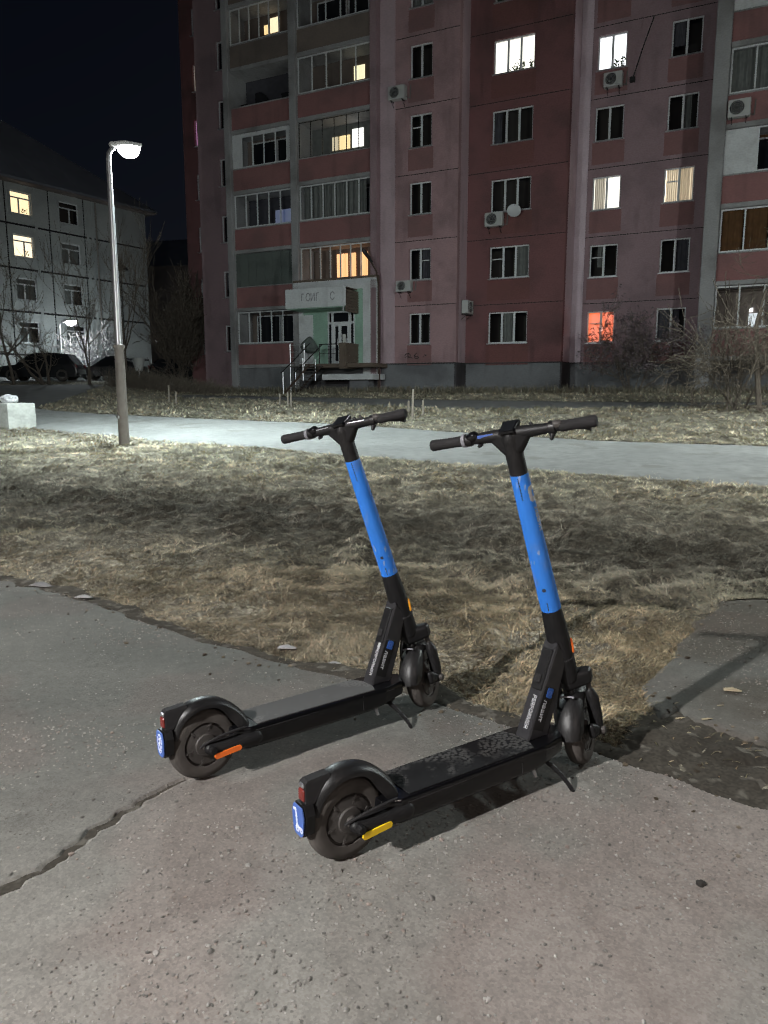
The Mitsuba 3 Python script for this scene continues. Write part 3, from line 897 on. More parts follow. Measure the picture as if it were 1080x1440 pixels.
for k, (st, par, pn, lit) in {0: ('glazed', 'red', 5, ((.295, .32, .36, .45, (6.0, 6.6, 7.2)), (.29, .36, .02, .33, (.55, .62, .66)))), 1: ('brown', 'red', 5, ()), 2: ('white_left', 'red', 5, ()), 3: ('curtained', 'red', 5, ()), 4: ('white_left', 'red', 4, ()), 5: ('glazed', 'red', 5, ())}.items():  # lowest balcony: added glow in place of a lamp reflected in the glass
    balcony(*S3, 32.3, k, st, par, pn, lit, m_back='brown_curtain' if k in (1, 2) else 'tan')
for (a0, a1), w in ((S1, WS), (S2, WS), (S3, 32.3)):              # wall above the last balcony built
    bput('wall', box(a0, a1, w + .05, w + .3, 3.62 + 7 * PIT - 1.2, ZT), M['tan'])
bput('wall', box(2.2, 2.4, 32.3, 46, base, ZT), M['pinkgrey'])

# graffiti on the wall under the ground-floor window: loose brush strokes
def strokes(lines, r, to3):
    return cat([tube([to3(*p) for p in l], r, 6) for l in lines])


gl = [[(0, .55), (.12, .75), (.30, .78)], [(.02, .35), (.22, .52), (.34, .3)], [(.22, .75), (.24, .25)], [(.30, .78), (.42, .6), (.34, .45), (.45, .28)], [(.50, .22), (.52, .26)],
      [(.78, .8), (.62, .5), (.66, .25), (.82, .18), (.92, .36), (.80, .5), (.66, .42)], [(1.2, .4), (1.22, .46)], [(1.3, .7), (1.34, .5), (1.42, .6)]]
bput('graffiti', strokes(gl, .018, lambda x, y: (-15.05 + x * .78, W1 - .004, 2.66 + y * .42)), M['joint'])

# ------------------------------------------------------------------ shop entrance built out from the ground floor
porch = thing('shop_entrance', 'white boxy shop entrance with green walls and a faded canopy board, built onto the block', 'entrance')
pp = lambda part, mesh, m, smooth=False: put(porch + '__' + part, move(mesh, BM), M[m], smooth)
PW = 31.42
pp('portal_frame', cat([box(-20.85, -16.25, PW, WS - .1, 5.98, 6.5), box(-17.02, -16.25, PW + .002, WS - .1, 2.06, 5.98), box(-20.85, -20.3, PW + .002, WS - .1, 2.56, 5.98)]), 'whitewall')
pp('portal_trim', cat([box(-16.25, -16.19, PW - .02, WS - .12, 1.78, 6.5), box(-20.85, -16.25, PW - .03, PW - .002, 6.44, 6.54)]), 'brownpanel')
cz0, cz1 = 5.09, 5.96
pp('canopy_board', cbox(-20.48, -17.24, 30.16, 30.24, cz0, cz1, .01), 'whitewall')
for i_, z_ in enumerate(np.linspace(cz0 - .25, cz1 - .12, 9)[:-1]):
    pp('canopy_side_plank', box(-17.30, -17.245, 30.245, PW, z_ + .005, z_ + .115), 'brownpanel')
pp('canopy_roof', box(-20.42, -17.31, 30.245, PW, cz1 - .06, cz1 - .01), 'brownpanel')
pp('canopy_ceiling', box(-20.42, -17.31, 30.245, PW, cz0 - .04, cz0 + .02), 'green')
pp('canopy_corner_trim', box(-17.335, -17.305, 30.10, 30.158, cz0 - .25, cz1), 'white')
for txt, a0 in (('Г', -19.62), ('О', -19.36), ('И', -19.10), ('Г', -18.80), ('С', -18.05)):
    t = meshkit.text_mesh(txt, .36, .003)
    t.apply_transform(mat4(np.array([[1, 0, 0], [0, 0, 1], [0, 1, 0]]) @ np.diag([.75, 1, -1]), (a0, 30.158, 5.38)))
    pp('canopy_letter', t, 'fadedletter')
pp('back_wall', cat([box(-20.3, -18.92, PW + .001, PW + .1, 2.56, 5.98), box(-17.45, -17.02, PW + .001, PW + .1, 2.56, 5.98), box(-18.92, -17.45, PW + .001, PW + .1, 5.0, 5.98)]), 'green')
pp('pale_wall_panel', box(-20.3, -19.75, PW - .02, PW - .001, 2.56, 4.9), 'whitewall')
# glazed door front
d0, d1, dz0, dz1 = -18.92, -17.45, 2.58, 5.0
fr = [box(d0, d1, PW - .02, PW + .06, 4.42, 4.52), box(d0, d1, PW - .02, PW + .06, dz1 - .07, dz1)]
for x, wd in ((d0 + .03, .06), (-18.66, .12), (-17.72, .12), (d1 - .03, .06)):
    fr.append(box(x - wd / 2, x + wd / 2, PW - .025, PW + .065, dz0, dz1 - .07))
pp('door_front', cat(fr), 'white')
for x0, x1 in ((d0 + .06, -18.72), (-17.66, d1 - .06)):
    pp('side_light', box(x0, x1, PW + .01, PW + .015, dz0, 4.42), 'carglass')
pp('transom_light', box(-18.60, -17.78, PW + .01, PW + .015, 4.52, dz1 - .07), 'carglass')
for x0, x1 in ((-18.60, -18.27), (-18.265, -17.78)):
    leaf = porch + '__door' if porch + '__door' not in scene else porch + '__door_001'
    put(leaf, move(cat([box(x0, x0 + .08, PW, PW + .05, dz0, 4.42), box(x1 - .08, x1, PW, PW + .05, dz0, 4.42), box(x0 + .08, x1 - .08, PW, PW + .05, dz0, dz0 + .12), box(x0 + .08, x1 - .08, PW, PW + .05, 4.32, 4.42)]), BM), M['white'])
    put(leaf + '__pane', move(box(x0 + .08, x1 - .08, PW + .02, PW + .024, dz0 + .12, 4.32), BM), M['carglass'])
    put(leaf + '__handle', move(tube([(x1 - .1, PW - .05, 3.45), (x1 - .1, PW - .05, 3.75)], .014), BM), M['galv'])
pp('door_poster', box(-18.13, -17.95, PW + .014, PW + .019, 3.55, 3.95), 'curtainpale')
pp('floor_slab', cbox(-19.9, -15.95, 30.35, WS + .3, 2.36, 2.545, .015), 'brownpanel')
pp('base_slab', cbox(-18.7, -16.0, 30.45, WS + .1, 1.80, 2.06, .012), 'whitewall')
pp('undercroft', cat([box(-20.4, -16.3, 31.3, WS + .02, .9, 1.80)]), 'plinthdark')
pp('pier', box(-17.35, -16.4, 30.7, 31.3, .95, 1.80), 'plinth')
for z_ in np.linspace(2.30, 3.46, 9)[:-1]:
    pp('balustrade_plank', box(-17.32, -17.26, 30.24, PW - .02, z_ + .004, z_ + .142), 'brownpanel')
pp('balustrade_front', box(-17.62, -17.33, 30.22, 30.27, 2.30, 3.46), 'brownpanel')
pp('railing', cat([tube([(-18.7, 30.26, 3.42), (-17.62, 30.26, 3.42)], .022, 6), tube([(-18.7, 30.26, 2.55), (-18.7, 30.26, 3.42)], .022, 6), tube([(-18.2, 30.26, 2.55), (-18.2, 30.26, 3.42)], .016, 6),
                   tube([(-18.7, 30.26, 3.0), (-17.62, 30.26, 3.0)], .014, 6)]), 'blackmetal')

stair = thing('metal_staircase', 'narrow open metal staircase with pale rails climbing to the shop door', 'staircase')
sp = lambda part, mesh, m, smooth=False: put(stair + '__' + part, move(mesh, BM), M[m], smooth)
nst = 9
for i_ in range(nst):
    a = -19.75 + i_ * .135
    z = 1.30 + (i_ + .6) * (2.46 - 1.30) / nst
    sp('tread', box(a, a + .20, 29.1, 30.1, z, z + .03), 'galvdull')
for w_ in (29.08, 30.12):
    sp('stringer', tube([(-19.85, w_, 1.22), (-18.5, w_, 2.45)], .045, 6), 'rust')
    sp('handrail', tube([(-20.05, w_, 2.12), (-19.4, w_, 2.62), (-18.45, w_, 3.42)], .024, 6), 'blackmetal')
    for a, z in ((-19.95, 1.15), (-18.85, 1.75)):
        sp('post', tube([(a, w_, z), (a, w_, z + 1.0)], .028, 6), 'galv')
sp('landing', box(-20.3, -19.0, 30.16, 31.35, 2.40, 2.46), 'galvdull')
sp('guard', cat([tube([(-20.28, 30.2, 1.2), (-20.28, 30.2, 3.5)], .03, 6), tube([(-19.5, 30.2, 2.46), (-19.5, 30.2, 3.5)], .03, 6), *[tube([(-20.28, 30.2, z), (-19.5, 30.2, z)], .022, 6) for z in (2.62, 2.86, 3.10, 3.42)]]), 'galv')
sp('clutter', cat([hull([((-19.9, 31.0, 3.4), .28), ((-19.5, 31.05, 3.3), .22), ((-19.7, 31.0, 3.7), .16)], 10)]), 'greenpanel')

# ------------------------------------------------------------------ things fixed to the tall block
def air_conditioner(a0, a1, w, z0, z1, label, side=False):
    t = thing('air_conditioner', label, 'air conditioner', 'air conditioners on the tall block')
    d = .30
    R = np.eye(4)
    if side:                                                      # hung on a return wall that faces along the facade
        R = mat4(rot([0, 0, 1], math.pi / 2), (a0, w, 0))
        a0, a1, w = 0.0, a1, 0.0
    q = lambda part, m, mt, s=False: put(t + '__' + part, move(move(m, R), BM), M[mt], s)
    q('case', cbox(a0, a1, w - d - .06, w - .06, z0, z1, .015), 'ac')
    cx, cz, r = a0 + (a1 - a0) * .40, (z0 + z1) / 2, (z1 - z0) * .40
    q('fan_opening', lathe([(.001, 0), (r, 0), (r, .02), (.001, .02)], 20).apply_translation([cx, w - d - .078, cz]), 'dark')
    rings = [lathe([(r * f_, 0), (r * f_ + .008, 0), (r * f_ + .008, .008), (r * f_, .008)], 20, closed=True).apply_translation([cx, w - d - .09, cz]) for f_ in (.3, .55, .8, 1.0)]
    q('fan_grille', cat(rings), 'ac')
    q('bracket', cat([box(a0 + .12, a0 + .15, w - d - .05, w, z0 - .04, z0), box(a1 - .15, a1 - .12, w - d - .05, w, z0 - .04, z0), tube([(a0 + .135, w, z0 - .25), (a0 + .135, w - d, z0 - .03)], .012, 5), tube([(a1 - .135, w, z0 - .25), (a1 - .135, w - d, z0 - .03)], .012, 5)]), 'blackmetal')
    q('pipe', tube([(a1, w - .15, z0 + .1), (a1 + .12, w - .05, z0 + .05), (a1 + .15, w - .02, z0 + .6)], .02, 6), 'curtain')


air_conditioner(-15.75, -14.95, W1, 13.85, 14.40, 'air conditioner left of a two-pane window, high on the light pink wall')
air_conditioner(-15.35, -14.62, W1, 5.72, 6.2, 'air conditioner under the left corner of the second two-pane window up beside the shop entrance')
air_conditioner(-12.535, .8, 32.3, 4.72, 5.3, 'air conditioner on the corner where the pink wall steps back to the dark red wall', side=True)
air_conditioner(-11.6, -10.8, W2, 8.40, 8.98, 'air conditioner below the dark three-pane window with the satellite dish')
air_conditioner(-7.05, -6.3, W3, 13.85, 14.40, 'air conditioner right below the brightly lit top two-pane window')
air_conditioner(-2.03, -1.28, 32.3, 11.2, 11.8, 'air conditioner on a red balcony front at the right edge of the photo')
t = thing('satellite_dish', 'small white satellite dish on a dark red wall beside an air conditioner', 'satellite dish')
D = mat4(rot([1, 0, 0], 1.25), (-10.28, W2 - .35, 8.92))
D[:3, :3] = rot([0, 0, 1], .35) @ D[:3, :3]
pr = [(r * .30, .07 * r * r) for r in np.linspace(0.01, 1, 9)]
put(t + '__reflector', move(lathe(pr + [(a_ + .001, b_ - .006) for a_, b_ in pr[::-1]], 28, 'z', True), BM @ D), M['white'], 50)
put(t + '__arm', move(cat([tube([(0, .28, .03), (0, .12, .30)], .010, 6), tube([(0, 0, -.01), (0, -.05, -.3)], .018, 6)]), BM @ D), M['galv'])
put(t + '__receiver', move(hull([((0, .10, .30), .025), ((0, .08, .36), .02)], 8), BM @ D), M['ac'])
t = thing('antenna_rod', 'thin dark rod slanting out beside the brightly lit top window', 'rod')
put(t + '__rod', move(tube([(-5.92, W3 - .1, 14.05), (-5.5, W3 - .55, 15.0), (-5.05, W3 - .95, 15.95)], [.03, .025, .03], 6), BM), M['blackmetal'])
put(t + '__clamp', move(cbox(-6.02, -5.82, W3 - .18, W3 - .02, 13.95, 14.15, .01), BM), M['blackmetal'])

# ------------------------------------------------------------------ the lower panel building on the left
BL = np.array([.55, .835]); BL /= np.linalg.norm(BL)
LM = np.eye(4)
LM[:2, 0], LM[:2, 1], LM[:2, 3] = BL, [-BL[1], BL[0]], [-24.4, 46.9]
LM[:2, 1] = np.array([-BL[1], BL[0]])
low = thing('panel_building', 'four-storey grey concrete panel building with a dark hipped roof, left of the tall block', 'building')
lp = lambda part, m, mt, s=False, **k: put(low + '__' + part, move(m, LM), M[mt], s, **k)
S_END, S_BEG, EAVE = 12.35, -12.0, 14.25
cols = [(x0 + o, x1 + o) for o in (-11.2, 0) for x0, x1 in ((2.22, 3.62), (5.55, 7.0))] + [(-1.2, .2)]
ztops = [13.62, 11.02, 8.38, 5.70, 3.1][:4]
jz = [11.62, 8.95, 6.3, 3.6]
lits = {(0, 0): (1.25, .92, .52), (0, 1): (1.45, 1.15, .75)}
levels = [EAVE] + jz + [1.2]
vj = [S_BEG, -9.3, -6.45, -3.85, -1.9, 1.86, 4.81, 7.40, S_END]
for li in range(5):
    for vi in range(len(vj) - 1):
        a0, a1, z0, z1 = vj[vi] + .05, vj[vi + 1] - .05, levels[li + 1] + .06, levels[li] - .06
        hs = [sbox(c0, zt - 1.36, c1, zt) for c0, c1 in cols for zt in ztops if c0 > a0 and c1 < a1 and zt < z1 and zt - 1.36 > z0]
        p = sbox(a0, z0, a1, z1)
        if hs: p = p.difference(unary_union(hs))
        e = extr(p, .22)
        e.apply_transform(mat4(np.array([[1, 0, 0], [0, 0, -1], [0, 1, 0]]), (0, .22, 0)))
        lp('wall_panel', e, 'panelwall')
lp('wall_core', cat([box(S_BEG, S_END - .05, .23, .5, 1, 2.2), box(S_BEG, S_END - .02, 1.4, 12, 1, EAVE)]), 'dark')
lp('joint_backing', cat([box(z_ - .07, z_ + .07, .05, .21, 1.0, EAVE) for z_ in vj[1:-1]] + [box(S_BEG, S_END - .02, .051, .2, z_ - .08, z_ + .08) for z_ in jz]), 'joint')
lp('end_wall', box(S_END - .02, S_END + .2, .02, 12, 1, EAVE), 'panelwall')
for a_ in (3.86, 7.62, 8.02):
    lp('pilaster_strip', box(a_ - .09, a_ + .09, -.04, -.002, 1.2, EAVE), 'panelwall')
for ci, (c0, c1) in enumerate(cols):
    for zi, zt in enumerate(ztops):
        i_ = 0
        key = low + '__window'
        while key in scene:
            i_ += 1
            key = low + f'__window_{i_:03d}'
        z0, z1 = zt - 1.36, zt
        lit = lits.get((0, zi)) if ci == 2 else None
        xm = c0 + (c1 - c0) * (.42 if (ci + zi) % 3 else .55)
        fr = [box(c0, c1, .08, .13, z0, z0 + .07), box(c0, c1, .08, .13, z1 - .07, z1), box(c0, c0 + .07, .08, .13, z0 + .07, z1 - .07), box(c1 - .07, c1, .08, .13, z0 + .07, z1 - .07),
              box(xm - .045, xm + .045, .075, .128, z0 + .07, z1 - .42), box(c0 + .07, c1 - .07, .077, .13, z1 - .42, z1 - .34)]
        put(key, move(cat(fr), LM), M['white'])
        put(key + '__surround', move(cat([box(c0 - .16, c0, -.045, .1, z0 - .14, z1 + .14), box(c1, c1 + .16, -.045, .1, z0 - .14, z1 + .14), box(c0, c1, -.045, .1, z1, z1 + .14), box(c0, c1, -.07, .1, z0 - .14, z0)]), LM), M['panelwall'])
        put(key + '__pane', move(sheet(c0 + .05, c1 - .05, .10, z0 + .05, z1 - .05), LM), M['glass'])
        if lit:
            put(key + '__lit_room', move(box(c0 - .2, c1 + .2, .6, .62, z0 - .2, z1 + .2), LM), M['lens'], emitter=emit(lit))
            put(key + '__pot_plant', move(cat([leafquad(np.array([c1 - .35 + r_.normal(0, .1), .3, z0 + .2 + abs(r_.normal(0, .15))]), r_.normal(size=3), .07) for _ in range(18)]), LM), M['plantleaf'])
        else:
            put(key + '__room', move(box(c0 - .3, c1 + .3, 1.0, 1.05, z0 - .2, z1 + .2), LM), M['room'])
            if r_.random() < .6:
                put(key + '__curtain', move(wavy(c0 + .05, c1 - .05 - (.5 if r_.random() < .5 else 0), .24, z0, z1, .03), LM), M['curtain'])
ov = .75
ridge = 20.1
rv = np.array([[S_BEG - ov, -ov, EAVE], [S_END + ov, -ov, EAVE], [S_END + ov, 12 + ov, EAVE], [S_BEG - ov, 12 + ov, EAVE], [S_BEG + 5, 6, ridge], [S_END - 8.2, 6, ridge]])
lp('roof', cat([trimesh.convex.convex_hull(np.vstack([rv, rv[:4] - [0, 0, .12]]))]), 'roof')
lp('eave_soffit', box(S_BEG - ov + .05, S_END + ov - .05, -ov + .05, 12 + ov - .05, EAVE - .2, EAVE - .125), 'farwall')
for a_ in np.arange(S_BEG, S_END + ov, 1.1):
    lp('roof_seam', tube([(a_, -ov, EAVE + .03), (a_ + .0, 2.2, EAVE + .03 + (ridge - EAVE) * (2.2 + ov) / (6 + ov))], .02, 4), 'roof') if a_ < S_END - 5 else None
lp('drain_pipe', tube([(8.25, -.12, 1.6), (8.25, -.12, EAVE - .2)], .06, 8), 'lamp_steel')

# far house in the gap
far = thing('distant_house', 'dim brown house far off in the gap between the two blocks', 'building')
FM = mat4(rot([0, 0, 1], -.25), (-26.5, 78, 0))
fp = lambda part, m, mt, **k: put(far + '__' + part, move(m, FM), M[mt], **k)
fp('wall', box(-7, 8, 0, 10, 1, 13.5), 'farwall')
fp('roof', trimesh.convex.convex_hull(np.array([[-7.5, -.5, 13.5], [8.5, -.5, 13.5], [8.5, 10.5, 13.5], [-7.5, 10.5, 13.5], [-7.5, 5, 17], [8.5, 5, 17]])), 'roof')
for z_ in (7.6, 10.4):
    fp('balcony_front', box(-1.6, 2.4, -.9, -.8, z_, z_ + 1.1), 'concrete')
    fp('balcony_floor', box(-1.6, 2.4, -.79, -.01, z_ - .1, z_), 'concrete')
    for x_ in (-1.0, .9):
        fp('window', box(x_, x_ + 1.2, -.03, -.002, z_ + 1.2, z_ + 2.4), 'carglass')
fp('lit_window', box(-1.45, -1.1, -.06, -.035, 11.6, 12.9), 'lens', emitter=emit((1.2, .4, .18)))

# ------------------------------------------------------------------ street lamps
def lamp_post(base, height, yaw, label, power, size=1.0, arm=.55, sleeve=2.0, r=(.082, .05), weight=1.0, key='street_lamp', group='lit street lamps', tilt=.12):
    t = thing(key, label, 'street lamp', group)
    X = mat4(rot([0, 0, 1], yaw), base)
    q = lambda part, m, mt, s=False, **k: put(t + '__' + part, move(m, X), M[mt], s, **k)
    if sleeve:
        q('base', cat([tube([(0, 0, -.2), (0, 0, sleeve * .5), (0, 0, sleeve)], [.105, .098, .092], 16)]), 'lamp_steel', 40)
        q('collar', lathe([(.095, sleeve - .03), (.112, sleeve - .03), (.112, sleeve + .03), (.06, sleeve + .05)], 16, 'z'), 'lamp_steel')
        q('bracket', cbox(-.12, -.09, -.05, .05, sleeve * .28, sleeve * .28 + .06, .005), 'galv')
    q('pole', tube([(0, 0, -.2 if not sleeve else sleeve), (0, 0, height * .6), (0, 0, height - .12)], [r[0], (r[0] + r[1]) / 2, r[1]], 14), 'galv' if sleeve else 'white', 40)
    q('arm', tube([(0, 0, height - .14), (0.015, 0, height - .02), (.06, 0, height + .06), (max(arm * .5, .12), 0, height + .09 + tilt * arm * .4)], [r[1], r[1], r[1] * .9, r[1] * .85], 10), 'galv', 40)
    hx = arm * .45
    s = size
    Hd = mat4(rot([0, 1, 0], -tilt), (hx, 0, height + .12 + tilt * arm * .4))
    q('head', move(hull([((-.02, 0, .03), .055 * s), ((.20 * s, .10 * s, .05), .05 * s), ((.20 * s, -.10 * s, .05), .05 * s), ((.52 * s, .08 * s, .045), .04 * s), ((.52 * s, -.08 * s, .045), .04 * s)], 14), Hd), 'ac', 40)
    th, ph = np.linspace(0, 1, 7), None
    prof = [(math.sin(u * math.pi / 2), -math.cos(u * math.pi / 2)) for u in np.linspace(0, 1, 9)]
    bowl = lathe([(max(a_, .002), b_) for a_, b_ in prof], 24, 'z')
    bowl.vertices = bowl.vertices * [.23 * s, .17 * s, .21 * s] + [.31 * s, 0, .015]
    if np.mean((bowl.triangles_center - [.31 * s, 0, 0]) * bowl.face_normals) < 0: bowl.invert()
    if power is not None:
        q('lens', move(bowl, Hd), 'lens', True, emitter=emit(power, weight))
    else:
        q('lens', move(bowl, Hd), 'glass_dull', True)
    return t


M['glass_dull'] = mat('glass_dull', prin((.10, .10, .10), .3))
C = lambda L, *c: tuple(L * x for x in c)
lb = at(175, 627)
lamp_post(lb, 5.55, .75, 'tall street lamp with a blazing white head on the grass verge beside the road', C(LAMP_MAIN * 9.5, .86, 1.0, 1.0), 1.0, .22, 1.95, weight=2.5)
lamp_post([-5.35, -2.95, 0], 4.75, .9, 'street lamp standing behind the viewer, lighting the asphalt under the scooters', C(LAMP_KEY * 9.5 / .16, 1.0, .975, .95), .4, .5, 1.8, weight=4.0)
lamp_post([11.6, 8.9, .25], 5.55, 1.05, 'street lamp further along the verge, beyond the right edge of the photo', C(LAMP_RIGHT * 9.5, .92, 1.0, .97), 1.0, .9, 1.95, weight=2.0)
lamp_post([6.2, -8.6, 0], 6.6, 2.2, 'warm street lamp standing behind the viewer to the right', C(LAMP_BACK * 9.5, 1.0, .84, .76), 1.0, .5, 2.0, weight=2.0)
lamp_post([-19.9, 47.0, float(terr(-19.9, 47.0))], 3.35, .2, 'small lit street lamp behind the black car in front of the panel building', C(330, .86, .97, 1.0), 1.5, .5, 0, (.075, .05), weight=1.2)
lamp_post([-18.8, 61.5, float(terr(-18.8, 61.5))], 3.1, .3, 'tiny distant lit street lamp in the dark gap between the buildings', C(300, .9, .98, 1.0), .7, .5, 0, (.06, .045), weight=.6)

t = thing('unlit_street_lamp', 'rusty unlit street lamp with a bent neck standing against the shop entrance', 'street lamp')
lx, lw = -16.02, 31.1
put(t + '__pole', move(tube([(lx, lw, 1.0), (lx, lw, 4.0), (lx - .02, lw, 6.0), (lx - .07, lw - .1, 6.6), (lx - .22, lw - .35, 7.0)], [.05, .045, .04, .036, .034], 10), BM), M['rust'], 40)
put(t + '__head', move(hull([((lx - .2, lw - .32, 7.0), .055), ((lx - .38, lw - .62, 7.38), .10), ((lx - .42, lw - .70, 7.48), .06)], 12), BM), M['blackmetal'], 40)
t = thing('lantern_post', 'thin dark post with a round hat-shaped lantern behind the tall lit lamp', 'street lamp')
q_ = np.array([-13.75, 40.5]); gz_ = float(terr(*q_))
put(t + '__pole', tube([(*q_, gz_ - .2), (*q_, 7.4)], [.05, .035], 8), M['blackmetal'], 40)
put(t + '__shade', lathe([(.02, 8.0), (.10, 7.86), (.34, 7.62), (.38, 7.52), (.30, 7.50), (.02, 7.55)], 20, 'z').apply_translation([*q_, 0]), M['blackmetal'], 40)

# ------------------------------------------------------------------ concrete block with a cloth, bin, stakes
t = thing('concrete_block', 'big whitewashed concrete block on the grass verge at the left edge of the road', 'block')
cb = at(24, 604)
CB = mat4(rot([0, 0, 1], -.55), (cb[0] - .28, cb[1] + .35, cb[2]))
bm = trimesh.creation.box(extents=[.92, .80, .78]).subdivide().subdivide().subdivide()
bv = np.asarray(bm.vertices)
bv = bv * (1 - .035 * np.sum((np.abs(bv / [.46, .40, .39])) ** 8, axis=1, keepdims=True) / 3)
bm.vertices = bv + .02 * (meshkit.fbm(bv * 6, 3, 3)[:, None] - .5) + [0, 0, .30]
put(t + '__body', move(bm, CB), M['concreteblock'], 40)
t = thing('crumpled_cloth', 'crumpled white bag lying on top of the whitewashed concrete block', 'bag')
cl = trimesh.creation.icosphere(subdivisions=4, radius=1)
cv_ = np.asarray(cl.vertices)
cl.vertices = cv_ * (1 + .5 * (meshkit.fbm(cv_ * 2.2, 4, 5)[:, None] - .5)) * [.27, .2, .13] + [-.10, .02, .78]
put(t, move(cl, CB), M['cloth'], 50)

t = thing('litter_bin', 'pale metal litter bin tapering to its foot beside the hedge', 'bin')
bp = np.array([-13.7, 42.5]); bz = float(terr(*bp))
put(t + '__bucket', lathe([(.02, .55), (.20, .55), (.34, 1.25), (.36, 1.27), (.34, 1.28), (.19, .62), (.02, .62)], 18, 'z').apply_translation([*bp, bz + .2]), M['ac'], 40)
put(t + '__foot', tube([(*bp, bz - .1), (*bp, bz + .8)], .06, 8), M['galv'])
SL = [((238, 566), .85, 'tall pale wooden stake in the grass, nearest the lit lamp post'), ((248, 569), .62, 'short thick wooden stake right of the tall one nearest the lamp post'), ((394, 572), .55, 'thin leaning stake, leftmost of three before the shop stairs'),
      ((405, 572), .62, 'white stake, middle one of three before the shop stairs'), ((409.5, 573), .62, 'dark-sided stake, rightmost of three before the shop stairs'), ((580, 588), .95, 'tallest wooden stake, rising behind the left scooter handlebar'),
      ((574.5, 581), .42, 'short stake just left of the tallest stake'), ((595, 584), .50, 'thin stake just right of the tallest stake')]
for (u, v), h_, lab in SL:
    h_ *= .78
    t = thing('wooden_stake', lab, 'stake', 'wooden stakes in the grass strip')
    q = at(u, v)
    dx = r_.normal(0, .03)
    put(t, trimesh.convex.convex_hull(np.array([[sx * .028 * k_ + dx * zz, sy * .022 * k_, zz] for sx in (-1, 1) for sy in (-1, 1) for zz, k_ in ((-.1, 1.1), (h_, .9), (h_ + .03, .5))])).apply_translation(q), M['wood'])

